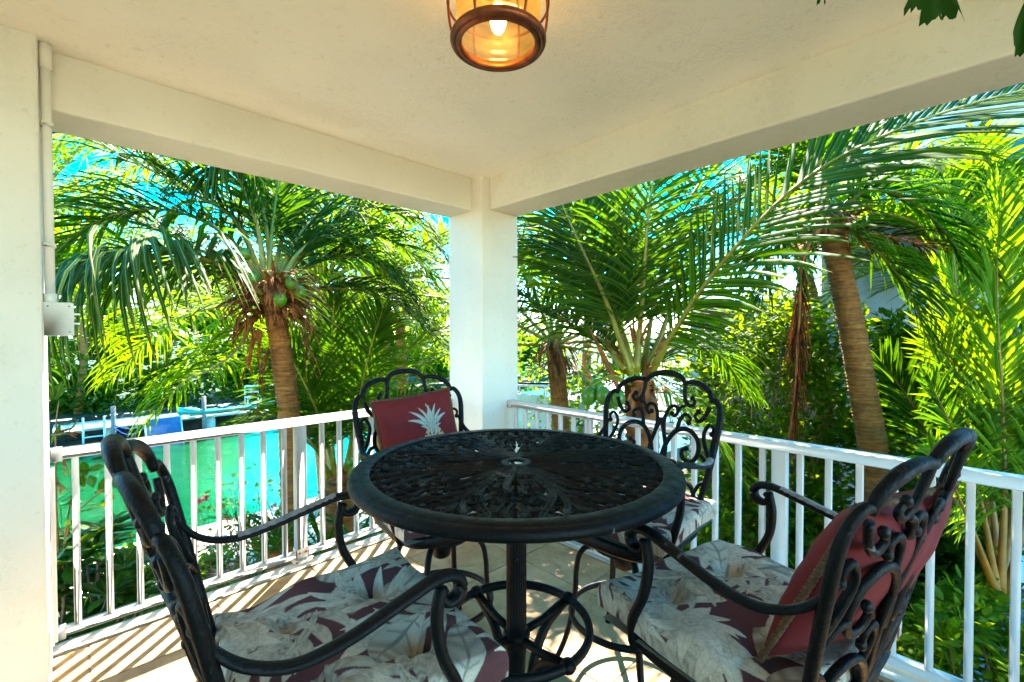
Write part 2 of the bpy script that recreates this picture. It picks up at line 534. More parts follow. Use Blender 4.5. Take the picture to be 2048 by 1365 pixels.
    def mesh(self, name, mats, smooth=True):
        me = bpy.data.meshes.new(name)
        V = np.concatenate(self.V)
        L = np.fromiter((len(f) for f in self.F), int, len(self.F))
        flat = np.fromiter((i for f in self.F for i in f), int, int(L.sum()))
        me.vertices.add(len(V))
        me.vertices.foreach_set('co', V.ravel())
        me.loops.add(len(flat))
        me.loops.foreach_set('vertex_index', flat)
        me.polygons.add(len(L))
        me.polygons.foreach_set('loop_start', np.concatenate([[0], np.cumsum(L)[:-1]]))
        me.polygons.foreach_set('loop_total', L)
        me.polygons.foreach_set('material_index', np.array(self.MI, dtype=np.int32))
        me.polygons.foreach_set('use_smooth', np.full(len(L), smooth))
        A = np.concatenate(self.A)
        if A.any():
            for k, nm in enumerate(('rnd', 'mid', 'len')):
                at = me.attributes.new(nm, 'FLOAT', 'POINT')
                at.data.foreach_set('value', A[:, k].astype(np.float32))
        me.update(calc_edges=True)
        me.validate()
        for x in (mats if isinstance(mats, (list, tuple)) else [mats]):
            me.materials.append(M[x] if isinstance(x, str) else x)
        return me

    def obj(self, name, mats, parent=None, smooth=True, loc=None):
        o = bpy.data.objects.new(name, self.mesh(name, mats, smooth))
        COL.objects.link(o)
        if parent is not None:
            o.parent = parent
        if loc is not None:
            o.location = loc
        return o


def tag(o, label=None, cat=None, group=None, kind=None):
    for k, v in (('label', label), ('category', cat), ('group', group), ('kind', kind)):
        if v:
            o[k] = v
    return o


def thing(name, label, cat, loc=(0, 0, 0), rz=0.0, group=None):
    o = bpy.data.objects.new(name, None)
    o.empty_display_size = 0.1
    COL.objects.link(o)
    o.location = loc
    o.rotation_euler = (0, 0, rz)
    return tag(o, label, cat, group)


def share(src, name, parent, loc=(0, 0, 0), rot=(0, 0, 0), scale=(1, 1, 1)):
    """another object on the same mesh"""
    o = bpy.data.objects.new(name, src.data)
    COL.objects.link(o)
    o.parent = parent
    o.location, o.rotation_euler, o.scale = loc, rot, scale
    return o


def copy_tree(o, parent=None):
    c = o.copy()
    COL.objects.link(c)
    if parent is not None:
        c.parent = parent
    for ch in list(o.children):
        copy_tree(ch, c)
    return c


def cr(pts, n, closed=False):
    """Catmull-Rom through pts, n samples"""
    p = np.asarray(pts, float)
    if closed:
        q = np.concatenate([p[-1:], p, p[:2]])
        k = len(p)
    else:
        q = np.concatenate([2 * p[:1] - p[1:2], p, 2 * p[-1:] - p[-2:-1]])
        k = len(p) - 1
    t = np.linspace(0, k, n, endpoint=not closed)
    i = np.minimum(t.astype(int), k - 1)
    f = (t - i)[:, None]
    a, b_, c, d = q[i], q[i + 1], q[i + 2], q[i + 3]
    return 0.5 * (2 * b_ + (c - a) * f + (2 * a - 5 * b_ + 4 * c - d) * f ** 2 + (3 * b_ - a - 3 * c + d) * f ** 3)


def nrm(v):
    v = np.asarray(v, float)
    return v / (np.linalg.norm(v, axis=-1, keepdims=True) + 1e-12)


# ================================================================== STRUCTURE
YB, YO = 2.750, 3.057          # left beam inner / outer face
XB, XO = 2.332, 2.640          # right beam inner / outer face
CZ, BZ = 2.692, 2.446          # ceiling, beam underside


def bevel_obj(o, w, seg=2):
    md = o.modifiers.new('bevel', 'BEVEL')
    md.width = w
    md.segments = seg
    md.limit_method = 'ANGLE'
    return o


q = MB(); q.box((-2.4, -3.2, CZ), (XO + 0.35, YO + 0.30, CZ + 0.28))
tag(q.obj('ceiling', 'ceiling', smooth=False), 'cream skip-trowel stucco ceiling of the terrace', kind='structure')
q = MB(); q.box((-2.4, YB, BZ), (2.252, YO, CZ + 0.01))
tag(bevel_obj(q.obj('beam', 'stucco', smooth=False), 0.012), 'stucco beam above the canal-side opening, left of the corner column', kind='structure')
q = MB(); q.box((XB, -3.2, BZ + 0.001), (XO, 2.640, CZ + 0.01))
tag(bevel_obj(q.obj('beam', 'stucco', smooth=False), 0.012), 'stucco beam above the garden-side opening, right of the corner column', kind='structure')
q = MB(); q.box((2.249, 2.637, -0.6), (2.643, 3.060, CZ + 0.012))
tag(bevel_obj(q.obj('column', 'stucco', smooth=False), 0.012), 'square white stucco corner column between the two railings', kind='structure')
q = MB(); q.box((-0.62, 2.646, -0.6), (-0.085, 3.062, CZ + 0.013))
tag(bevel_obj(q.obj('column', 'stucco', smooth=False), 0.014), 'wide white stucco column at the left edge with conduit on it', kind='structure')
q = MB(); q.box((-2.2, -3.2, -0.6), (-1.9, 2.2, CZ + 0.014))
tag(q.obj('house_wall', 'stucco', smooth=False), 'white stucco house wall closing the terrace behind the camera', kind='structure')

# floor: slab + one object per stone tile
q = MB(); q.box((-1.9, -3.0, -0.30), (2.60, 3.018, -0.004))
floor = tag(q.obj('floor', 'grout', smooth=False), 'terrace floor of large tan stone tiles', kind='structure')
TS, TG = 0.516, 0.006
q = MB(); q.box((-(TS - TG) / 2, -(TS - TG) / 2, -0.014), ((TS - TG) / 2, (TS - TG) / 2, 0.0), bev=0.0022)
tile0 = q.obj('tile', 'tile', floor, smooth=False)
first = True
for i in range(-7, 5):
    for j in range(-9, 6):
        cx_, cy_ = 2.10 + TS / 2 + (i - 4) * TS, 2.09 + TS / 2 + (j - 4) * TS
        x0, x1, y0, y1 = cx_ - TS / 2, cx_ + TS / 2, cy_ - TS / 2, cy_ + TS / 2
        x0, x1, y0, y1 = max(x0, -1.88), min(x1, 2.45), max(y0, -2.98), min(y1, 2.945)
        if x1 - x0 < 0.03 or y1 - y0 < 0.03:
            continue
        sx, sy = (x1 - x0) / TS, (y1 - y0) / TS
        o = tile0 if first else share(tile0, 'tile', floor)
        first = False
        o.location = ((x0 + x1) / 2, (y0 + y1) / 2, random.uniform(-0.0008, 0.0008))
        o.scale = (sx, sy, 1)
        o.rotation_euler = (random.uniform(-0.001, 0.001), random.uniform(-0.001, 0.001), 0)
q = MB(); q.box((-0.62, 2.950, -0.003), (2.249, 3.016, 0.030), bev=0.008)
tag(q.obj('kerb', 'concrete'), 'low concrete kerb under the canal-side railing', kind='structure')
q = MB(); q.box((2.455, -3.0, -0.003), (2.600, 2.637, 0.031), bev=0.008)
tag(q.obj('kerb', 'concrete'), 'low concrete kerb under the garden-side railing', kind='structure')


# ================================================================== RAILINGS
def railing(label, length, posts, balusters, ends):
    """built along local +X with the inner face at y = 0, z = 0 on the floor"""
    t = thing('railing', label, 'railing', group='white railings of the terrace')
    W = 0.052
    q = MB(); q.box((0.0, -0.002, 0.897), (length, W + 0.012, 0.946), bev=0.004)
    q.obj('handrail', 'rail', t)
    q = MB(); q.box((0.0, 0.004, 0.046), (length, W, 0.082), bev=0.003)
    q.obj('bottom_rail', 'rail', t)
    q = MB(); q.box((-0.0135, 0.010, 0.0805), (0.0135, 0.038, 0.8985), bev=0.002)
    b0 = q.obj('baluster', 'rail', t)
    for k, x in enumerate(balusters):
        o = b0 if k == 0 else share(b0, 'baluster', t)
        o.location = (x, 0, 0)
    for x in posts:
        q = MB(); q.box((x - 0.033, -0.0025, 0.030), (x + 0.033, W + 0.003, 0.8975), bev=0.003)
        q.obj('post', 'rail', t)
        q = MB()
        q.box((x - 0.062, -0.062, 0.0312), (x + 0.062, 0.058, 0.041), bev=0.002)
        q.box((x - 0.039, -0.0085, 0.041), (x + 0.039, -0.0028, 0.105))
        q.box((x - 0.039, -0.0085, 0.0412), (x - 0.0335, 0.05, 0.104))
        q.box((x + 0.0335, -0.0085, 0.0412), (x + 0.039, 0.05, 0.104))
        pl = q.obj('base_plate', 'plate', t, smooth=False)
        for dx, dy, dz, ax in ((-0.05, -0.05, 0.044, 2), (0.05, -0.05, 0.044, 2), (-0.02, -0.011, 0.08, 1), (0.02, -0.011, 0.08, 1)):
            q = MB(); q.ellipsoid((x + dx, dy, dz), (0.007, 0.005 if ax == 1 else 0.007, 0.005 if ax == 2 else 0.007), 8)
            q.obj('bolt', 'rust', pl)
    for x in ends:
        q = MB(); q.box((x - 0.021, -0.007, 0.888), (x + 0.021, W + 0.016, 0.9485), bev=0.003)
        q.obj('bracket', 'rail', t)
        q = MB(); q.box((x - 0.021, -0.004, 0.036), (x + 0.021, W + 0.006, 0.086), bev=0.003)
        q.obj('bracket', 'rail', t)
    return t


# canal side: along +X at Y = 3.015
bal = [0.001 + 0.1183 * k for k in range(0, 19) if k != 9]
r1 = railing('white metal railing above the canal, left of the column, in full sun', 2.332, [1.044 + 0.083], [b_ + 0.083 for b_ in bal if b_ < 2.22], (0.021, 2.311))
r1.location = (-0.083, 3.015, 0)
# garden side: along -Y at X = 2.517
bal = [2.637 - y for y in [2.560, 2.455, 2.332, 2.219, 2.100, 1.981, 1.864, 1.744 + 0.09, 1.59, 1.472, 1.353, 1.234, 1.113, 0.993, 0.873, 0.756, 0.588, 0.472, 0.355, 0.236, 0.118, 0.003, -0.119, -0.24, -0.36, -0.6, -0.72, -0.84, -0.96, -1.08, -1.2, -1.32] if abs(y - 1.712) > 0.06]
r2 = railing('white metal railing on the garden side, right of the column, in the shade', 4.2, [2.637 - 1.712, 2.637 - 0.676, 2.637 + 0.48], bal, (0.021,))
r2.location = (2.517, 2.637, 0)
r2.rotation_euler = (0, 0, -math.pi / 2)

# ================================================================== CONDUIT AND BOX ON THE LEFT COLUMN
t = thing('conduit', 'white plastic conduit running down the left column from ceiling to box', 'pipe', (-0.064, 2.70, 0))
q = MB(); q.tube([(0, 0, CZ - 0.001), (0, 0, 1.655)], 0.0165, 14)
q.obj('pipe', 'pvc', t)
q = MB(); q.tube([(0, 0, CZ - 0.002), (0, 0, CZ - 0.10)], 0.0205, 14)
q.obj('coupling', 'pvc', t)
q = MB(); q.tube([(0, 0, 1.66), (0, 0, 1.615)], 0.0205, 14)
q.obj('coupling', 'pvc', t)
for z in (2.35, 1.85):
    q = MB(); q.box((-0.0195, -0.0205, z), (0.0205, 0.0205, z + 0.02), bev=0.003)
    q.obj('strap', 'pvc', t)
t = thing('junction_box', 'white plastic electrical box with two prongs on the left column', 'box', (-0.083, 2.665, 1.487))
q = MB(); q.box((0, 0, 0), (0.085, 0.085, 0.132), bev=0.006)
q.obj('casing', 'pvc', t)
q = MB(); q.box((-0.002, -0.006, -0.004), (0.089, 0.0, 0.136), bev=0.002)
q.obj('cover', 'pvc', t)
for x, z in ((0.012, 0.012), (0.075, 0.012), (0.012, 0.12), (0.075, 0.12)):
    q = MB(); q.ellipsoid((x, -0.006, z), (0.0035, 0.0015, 0.0035), 8)
    q.obj('screw', 'chip', t)
for z in (0.045, 0.085):
    q = MB(); q.box((0.085, 0.03, z), (0.108, 0.042, z + 0.007))
    q.obj('prong', 'track', t, smooth=False)
t = thing('shutter_track', 'white aluminium shutter track on the outer edge of the left column', 'track', (-0.084, 2.95, 0.0))
for k, (y0, y1, x1) in enumerate(((0.0, 0.022, 0.006), (0.028, 0.036, 0.016), (0.060, 0.068, 0.016), (0.074, 0.096, 0.006))):
    q = MB(); q.box((0, y0, 0.05), (x1, y1, 0.87))
    q.obj('rib', 'track', t, smooth=False)
q = MB(); q.box((0, 0.0365, 0.05), (0.004, 0.0595, 0.87))
q.obj('web', 'track', t, smooth=False)

# ================================================================== CEILING LAMP
LX, LY = 0.995, 1.080
t = thing('ceiling_lamp', 'lit nautical ceiling lamp in aged copper with ribbed glass cylinder', 'lamp', (LX, LY, CZ))
q = MB(); q.lathe([(0.0, 0.0), (0.150, 0.0), (0.154, -0.010), (0.150, -0.022), (0.138, -0.030), (0.128, -0.045), (0.0, -0.045)], 48)
q.obj('canopy', 'copper', t)
q = MB(); q.lathe([(0.120, -0.262), (0.122, -0.252), (0.136, -0.249), (0.149, -0.252), (0.154, -0.259), (0.154, -0.268), (0.150, -0.275), (0.143, -0.278), (0.139, -0.274), (0.134, -0.274), (0.131, -0.280), (0.124, -0.282), (0.118, -0.276), (0.116, -0.268)], 56, closed_prof=True)
q.obj('lens_ring', 'copper', t)
q = MB()
prof = []
for k in range(26):
    z = -0.047 - k * 0.0083
    rr_ = 0.121 + 0.012 * math.sin(math.pi * min(1, k / 25)) + (0.0035 if k % 4 in (1, 2) else 0)
    prof.append((rr_, z))
q.lathe(prof, 48)
q.obj('glass_cylinder', 'lampglass', t)
q = MB(); q.lathe([(0.0, -0.269), (0.04, -0.2695), (0.1165, -0.2695)], 40)
q.obj('lens', 'lampglass', t)
for k in range(6):
    a = rad(20 + 60 * k)
    q = MB()
    pts = [(rr_ * math.cos(a), rr_ * math.sin(a), z) for rr_, z in ((0.142, -0.020), (0.150, -0.06), (0.158, -0.12), (0.159, -0.17), (0.153, -0.22), (0.142, -0.258))]
    q.tube(cr(pts, 16), 0.0042, 8)
    q.obj('cage_bar', 'copper', t)
a = np.arange(56) * 2 * math.pi / 56
q = MB(); q.tube(np.stack([0.161 * np.cos(a), 0.161 * np.sin(a), np.full(56, -0.150)], 1), 0.0042, 8, closed=True)
q.obj('cage_hoop', 'copper', t)
q = MB(); q.lathe([(0.0, -0.046), (0.026, -0.047), (0.026, -0.14), (0.018, -0.146), (0.0, -0.147)], 20)
q.obj('socket', 'copper', t)
q = MB(); q.ellipsoid((0, 0, -0.190), (0.027, 0.027, 0.050), 18)
q.obj('bulb', 'bulb', t)

# ================================================================== TABLE
TX, TY, TZ = 1.067, 1.076, 1.060
t = thing('bar_table', 'round black wrought iron bar table with pierced scrollwork top', 'table', (TX, TY, 0))
q = MB()
q.lathe([(0.472, TZ - 0.018), (0.472, TZ - 0.002), (0.478, TZ), (0.512, TZ), (0.515, TZ - 0.003), (0.520, TZ - 0.003), (0.529, TZ - 0.006), (0.535, TZ - 0.012),
         (0.537, TZ - 0.020), (0.535, TZ - 0.030), (0.529, TZ - 0.035), (0.520, TZ - 0.037), (0.512, TZ - 0.032), (0.508, TZ - 0.019)], 128, closed_prof=True)
q.obj('rim', 'iron', t)


def ribbon(q, pts, w, h, z, mi=0):
    """flat-bottomed half-round cast strip with a shallow groove, along 2D pts"""
    p = np.asarray(pts, float)
    m = len(p)
    w = np.broadcast_to(np.asarray(w, float), (m,)) if np.ndim(w) else np.full(m, w)
    T = nrm(np.gradient(p, axis=0))
    S = np.stack([-T[:, 1], T[:, 0]], 1)
    prof = [(-1, -1.0), (-1, -0.25), (-0.62, 0.0), (-0.22, -0.28), (0.22, -0.28), (0.62, 0.0), (1, -0.25), (1, -1.0)]
    n = len(prof)
    V = np.zeros((m, n, 3))
    for k, (a_, b_) in enumerate(prof):
        V[:, k, :2] = p + S * (a_ * w / 2)[:, None]
        V[:, k, 2] = z + b_ * h
    i = np.arange(m - 1)[:, None]
    j = np.arange(n)[None]
    F = np.stack([i * n + j, (i + 1) * n + j, (i + 1) * n + (j + 1) % n, i * n + (j + 1) % n], -1).reshape(-1, 4)
    q.add(V.reshape(-1, 3), F, mi)
    b0 = q.n - m * n
    q.F += [[b0 + k for k in range(n)], [b0 + (m - 1) * n + k for k in range(n)][::-1]]
    q.MI += [mi, mi]


def pol(r, a):
    r = 0.04 + (r - 0.04) * 1.068
    return (r * math.cos(rad(a)), r * math.sin(rad(a)))


def spiral(c, r0, r1, a0, turns, n=22):
    th = np.linspace(0, turns * 2 * math.pi, n)
    rr_ = np.linspace(r0, r1, n)
    return np.stack([c[0] + rr_ * np.cos(a0 + th), c[1] + rr_ * np.sin(a0 + th)], 1)


q = MB()
strokes = []        # (points in polar r, angle ; width)
H1 = [([(0.05, 3), (0.12, 4.6), (0.19, 6.8), (0.245, 6.2), (0.285, 1.2)], 0.0135),
      ([(0.05, 11), (0.12, 11), (0.20, 13), (0.27, 12.4), (0.32, 7.0), (0.345, 2.2)], 0.0145),
      ([(0.05, 19), (0.13, 19), (0.22, 20.4), (0.30, 18.6), (0.36, 13.4), (0.415, 8.8), (0.445, 8.0)], 0.0150),
      ([(0.20, 22.2), (0.30, 22.1), (0.37, 20.0), (0.415, 16.6), (0.447, 15.2)], 0.0135),
      ([(0.345, 0.9), (0.39, 3.4), (0.42, 3.0), (0.447, 0.8)], 0.0125),
      ([(0.37, 22.4), (0.41, 21.6), (0.447, 22.4)], 0.0120)]
SP = [((0.278, 9.0), 0.029, 1.35), ((0.345, 17.2), 0.031, 1.4), ((0.388, 11.2), 0.027, 1.35), ((0.205, 10.0), 0.020, 1.3), ((0.428, 18.6), 0.020, 1.2),
      ((0.240, 16.8), 0.023, 1.3), ((0.150, 7.8), 0.012, 1.1), ((0.155, 15.0), 0.014, 1.15), ((0.318, 3.2), 0.017, 1.2), ((0.420, 5.6), 0.019, 1.2), ((0.432, 12.0), 0.014, 1.1), ((0.345, 8.0), 0.015, 1.15)]
H2 = [([(0.09, 7.0), (0.16, 9.0), (0.225, 9.4)], 0.020), ([(0.24, 9.5), (0.30, 12.0), (0.36, 16.0)], 0.030), ([(0.30, 4.5), (0.36, 6.5), (0.42, 7.2)], 0.028),
      ([(0.29, 20.6), (0.36, 17.2), (0.43, 17.6)], 0.029), ([(0.12, 16.2), (0.20, 17.4), (0.265, 15.6)], 0.022), ([(0.385, 11.0), (0.446, 11.4)], 0.024),
      ([(0.39, 21.0), (0.446, 19.0)], 0.024), ([(0.39, 1.2), (0.446, 4.2)], 0.020), ([(0.22, 2.2), (0.27, 3.6), (0.33, 1.2)], 0.016)]
zj = 0
for s in range(8):
    for sg in (1, -1):
        for pts, w in H2:
            p = cr([pol(r_, 45 * s + sg * a_) for r_, a_ in pts], 14)
            zj = (zj + 1) % 7
            ribbon(q, p, w * np.sin(math.pi * (0.12 + 0.80 * np.linspace(0, 1, 14))) ** 0.7, 0.008, TZ - 0.0085 + 0.0004 * zj)
        for pts, w in H1:
            p = cr([pol(r_, 45 * s + sg * a_) for r_, a_ in pts], 26)
            zj = (zj + 1) % 7
            tt = np.linspace(0, 1, 26)
            ribbon(q, p, 1.42 * w * (0.55 + 0.5 * np.sin(math.pi * np.clip(tt * 0.95 + 0.05, 0, 1)) ** 0.6), 0.011, TZ - 0.0045 + 0.0005 * zj)
        for (r_, a_), R_, tn in SP:
            c = pol(r_, 45 * s + sg * a_)
            p = spiral(c, R_, R_ * 0.22, rad(45 * s + sg * (a_ + 95)), sg * tn)
            zj = (zj + 1) % 7
            ribbon(q, p, np.linspace(0.0165, 0.0105, len(p)), 0.010, TZ - 0.0052 + 0.0005 * zj)
q.obj('scrollwork_top', 'iron', t)
q = MB()
q.lathe([(0.026, TZ - 0.012), (0.026, TZ - 0.005), (0.030, TZ - 0.003), (0.050, TZ - 0.0035), (0.066, TZ - 0.006), (0.066, TZ - 0.012)], 40, closed_prof=True)
q.obj('umbrella_hole_ring', 'iron', t)
q = MB()
for k in range(4):                                     # spider bars carrying the top
    a = rad(45 * k + 10)
    q.tube([(0.5 * math.cos(a), 0.5 * math.sin(a), TZ - 0.028), (-0.5 * math.cos(a), -0.5 * math.sin(a), TZ - 0.0285)], 0.007, 6)
q.obj('top_brace', 'iron', t)
q = MB()
q.lathe([(0.036, 0.47), (0.0345, 0.50), (0.0345, 0.98), (0.040, 1.0), (0.06, 1.012), (0.075, 1.022)], 96, flute=24, amp=0.07)
q.obj('fluted_column', 'iron', t)
q = MB()
q.lathe([(0.034, 0.485), (0.044, 0.48), (0.047, 0.47), (0.044, 0.458), (0.038, 0.452), (0.041, 0.44), (0.036, 0.425), (0.032, 0.40), (0.022, 0.20), (0.02, 0.10), (0.0, 0.09)], 40)
q.obj('collar', 'iron', t)
a = np.arange(64) * 2 * math.pi / 64
RZ, RR = 0.500, 0.245
q = MB(); q.tube(np.stack([RR * np.cos(a), RR * np.sin(a), np.full(64, RZ)], 1), 0.0165, 10, closed=True, flat=(0.8, 1.0), up=(0, 0, 1))
q.obj('foot_ring', 'iron', t)
for k in range(4):
    a = rad(-6 + 90 * k)
    ca, sa = math.cos(a), math.sin(a)
    q = MB()
    leg = [(0.245, RZ - 0.005), (0.20, RZ - 0.022), (0.135, 0.44), (0.085, 0.36), (0.062, 0.26), (0.064, 0.17), (0.105, 0.09), (0.20, 0.04), (0.305, 0.020), (0.335, 0.016)]
    lp = cr(leg, 34)
    q.tube([(x * ca, x * sa, z) for x, z in lp], np.interp(np.linspace(0, 1, 34), [0, 0.15, 0.6, 1], [0.013, 0.017, 0.0175, 0.0155]), 10)
    q.obj('leg', 'iron', t)
    q = MB(); q.tube([(0.03 * ca, 0.03 * sa, 0.465), (0.12 * ca, 0.12 * sa, 0.470), (0.24 * ca, 0.24 * sa, RZ)], 0.0135, 8)
    q.obj('spoke', 'iron', t)
    q = MB(); q.ellipsoid((RR * ca, RR * sa, RZ), (0.025, 0.025, 0.023), 12)
    q.obj('ring_boss', 'iron', t)


# ================================================================== CHAIRS
def back_point(y, h):
    """point of the leaning, slightly cupped chair back: y across, h up along the lean"""
    z = 0.655 + h * 0.958
    x = -0.235 - 0.262 * h + (0.35 + 0.35 * h) * y * y
    return (x, y, z)


def build_chair():
    t = thing('bar_chair', 'chair', 'chair', (0, 0, 0))
    # seat band and seat plate
    a = np.linspace(0, 2 * math.pi, 72, endpoint=False)
    ex = lambda v, p: np.sign(v) * np.abs(v) ** p
    bx, by = 0.015 + 0.250 * ex(np.cos(a), 0.5), 0.272 * ex(np.sin(a), 0.5)
    q = MB()
    q.tube(np.stack([bx, by, np.full(72, 0.655)], 1), 0.012, 8, closed=True, flat=(0.75, 2.1), up=(0, 0, 1))
    q.obj('seat_band', 'iron', t)
    q = MB()
    ring = np.stack([bx * 0.99, by * 0.99, np.full(72, 0.668)], 1)
    V = np.concatenate([ring, ring * [1, 1, 0] + [0, 0, 0.660], [[0.015, 0, 0.668], [0.015, 0, 0.660]]])
    F = [[i, (i + 1) % 72, 144] for i in range(72)] + [[72 + (i + 1) % 72, 72 + i, 145] for i in range(72)]
    q.add(V, F)
    q.obj('seat_plate', 'iron', t)
    # swivel
    q = MB()
    q.lathe([(0.0, 0.655), (0.15, 0.652), (0.155, 0.63), (0.10, 0.615), (0.09, 0.585), (0.095, 0.565), (0.14, 0.558), (0.14, 0.545), (0.0, 0.543)], 32)
    q.obj('swivel', 'iron', t)
    q = MB()
    q.lathe([(0.0, 0.545), (0.045, 0.54), (0.05, 0.50), (0.042, 0.455), (0.02, 0.44), (0.0, 0.438)], 20)
    q.obj('swivel_housing', 'iron', t)
    # legs and foot ring
    for k in range(4):
        a0 = rad(45 + 90 * k)
        ca, sa = math.cos(a0), math.sin(a0)
        pr = cr([(0.07, 0.548), (0.145, 0.552), (0.195, 0.515), (0.212, 0.44), (0.216, 0.36), (0.228, 0.26), (0.262, 0.13), (0.315, 0.012)], 26)
        q = MB()
        q.tube([(x * ca, x * sa, z) for x, z in pr], 0.0125, 8, flat=(1.15, 0.95))
        l = q.obj('leg', 'iron', t)
        q = MB(); q.lathe([(0.0, 0.0), (0.016, 0.0), (0.017, 0.018), (0.0, 0.022)], 12, c=(0.316 * ca, 0.316 * sa, 0))
        q.obj('foot_cap', 'iron', l)
    a = np.arange(60) * 2 * math.pi / 60
    q = MB(); q.tube(np.stack([0.236 * np.cos(a), 0.236 * np.sin(a), np.full(60, 0.245)], 1), 0.0125, 8, closed=True, flat=(0.8, 1.25), up=(0, 0, 1))
    q.obj('foot_ring', 'iron', t)
    # back frame: stiles and five scallops
    q = MB()
    for sg in (1, -1):
        st = [(0.215, -0.02), (0.235, 0.08), (0.260, 0.20), (0.279, 0.32), (0.291, 0.42), (0.294, 0.480), (0.285, 0.522), (0.263, 0.549), (0.244, 0.543)]
        q.tube([back_point(sg * y, h) for y, h in cr(st, 26)], np.interp(np.linspace(0, 1, 26), [0, 0.5, 1], [0.0140, 0.0150, 0.0115]), 10, flat=(1.0, 0.85))
        lob = [(0.247, 0.536), (0.237, 0.575), (0.201, 0.607), (0.150, 0.623), (0.100, 0.618)]
        q.tube([back_point(sg * y, h) for y, h in cr(lob, 18)], np.interp(np.linspace(0, 1, 18), [0, 0.5, 1], [0.0105, 0.0148, 0.0112]), 10)
        top = [(0.103, 0.612), (0.082, 0.640), (0.042, 0.657), (0.0, 0.661)]
        q.tube([back_point(sg * y, h) for y, h in cr(top, 14)], np.interp(np.linspace(0, 1, 14), [0, 0.5, 1], [0.0105, 0.0145, 0.0150]), 10)
    q.tube([back_point(y, 0.015 + 0.02 * math.cos(y * 7)) for y in np.linspace(-0.222, 0.222, 14)], 0.015, 8)
    bk = q.obj('back_frame', 'iron', t)
    # scrollwork of the back
    half = [
        ([(0.0, 0.03), (0.010, 0.11), (0.034, 0.19), (0.040, 0.27), (0.022, 0.34), (0.018, 0.40), (0.036, 0.452), (0.066, 0.462), (0.080, 0.438), (0.066, 0.418), (0.052, 0.428)], 0.0125, 0.008),
        ([(0.020, 0.20), (0.040, 0.29), (0.085, 0.355), (0.145, 0.366), (0.192, 0.330), (0.200, 0.272), (0.172, 0.234), (0.132, 0.240), (0.122, 0.272), (0.142, 0.286)], 0.0125, 0.010),
        ([(0.0, 0.03), (0.045, 0.105), (0.100, 0.150), (0.160, 0.148), (0.198, 0.108), (0.186, 0.062), (0.146, 0.058), (0.138, 0.088)], 0.0125, 0.010),
        ([(0.062, 0.125), (0.052, 0.185), (0.074, 0.222), (0.100, 0.210), (0.098, 0.182)], 0.011, 0.008),
        ([(0.266, 0.25), (0.236, 0.300), (0.220, 0.360), (0.240, 0.402), (0.262, 0.392), (0.258, 0.366)], 0.0115, 0.008),
        ([(0.236, 0.480), (0.216, 0.435), (0.190, 0.412), (0.168, 0.430), (0.182, 0.452)], 0.0115, 0.008),
        ([(0.103, 0.586), (0.104, 0.536), (0.114, 0.490), (0.140, 0.472), (0.160, 0.490), (0.146, 0.508)], 0.012, 0.008),
        ([(0.085, 0.355), (0.098, 0.410), (0.122, 0.432), (0.146, 0.418), (0.140, 0.398)], 0.011, 0.007),
        ([(0.080, 0.440), (0.094, 0.462), (0.116, 0.470)], 0.010, 0.009),
        ([(0.200, 0.272), (0.226, 0.262), (0.258, 0.226)], 0.011, 0.010),
        ([(0.198, 0.108), (0.222, 0.150), (0.252, 0.165)], 0.011, 0.010),
        ([(0.0, 0.402), (0.010, 0.372), (0.020, 0.345)], 0.011, 0.010)]
    q = MB()
    for sg in (1, -1):
        for pts, w0, w1 in half:
            n = 6 + 4 * len(pts)
            c = cr([(y * 1.02, h * 1.075) for y, h in pts], n)
            q.tube([back_point(sg * y, h) for y, h in c], np.linspace(w0, w1, n), 8, flat=(1.0, 0.8))
            if w1 <= 0.010 and len(pts) > 4:
                q.ellipsoid(back_point(sg * pts[-1][0] * 1.02, pts[-1][1] * 1.075), (0.011, 0.013, 0.013), 8)
    q.obj('back_scrollwork', 'iron', t)
    # arms
    for sg in (1, -1):
        ap = [(-0.304, 0.279, 1.035), (-0.272, 0.281, 0.985), (-0.228, 0.292, 0.952), (-0.165, 0.304, 0.935), (-0.08, 0.308, 0.944), (0.02, 0.305, 0.968), (0.095, 0.302, 0.985),
              (0.140, 0.301, 0.980), (0.160, 0.301, 0.957), (0.150, 0.301, 0.932), (0.124, 0.301, 0.928), (0.112, 0.301, 0.946), (0.124, 0.301, 0.958)]
        c = cr([(x, sg * y, z) for x, y, z in ap], 56)
        q = MB()
        q.tube(c, np.interp(np.linspace(0, 1, 56), [0, 0.34, 0.58, 0.77, 1], [0.011, 0.0145, 0.0180, 0.0180, 0.0095]), 10, flat=(1.10, 0.70), up=(0.02, 0.0, 1))
        arm = q.obj('armrest', 'iron', t)
        c = cr([(0.112, sg * 0.301, 0.965), (0.100, sg * 0.302, 0.90), (0.112, sg * 0.306, 0.82), (0.150, sg * 0.300, 0.74), (0.168, sg * 0.282, 0.67), (0.170, sg * 0.270, 0.640)], 22)
        q = MB(); q.tube(c, 0.0145, 8, flat=(1.1, 0.9))
        q.obj('arm_post', 'iron', t)
    return t


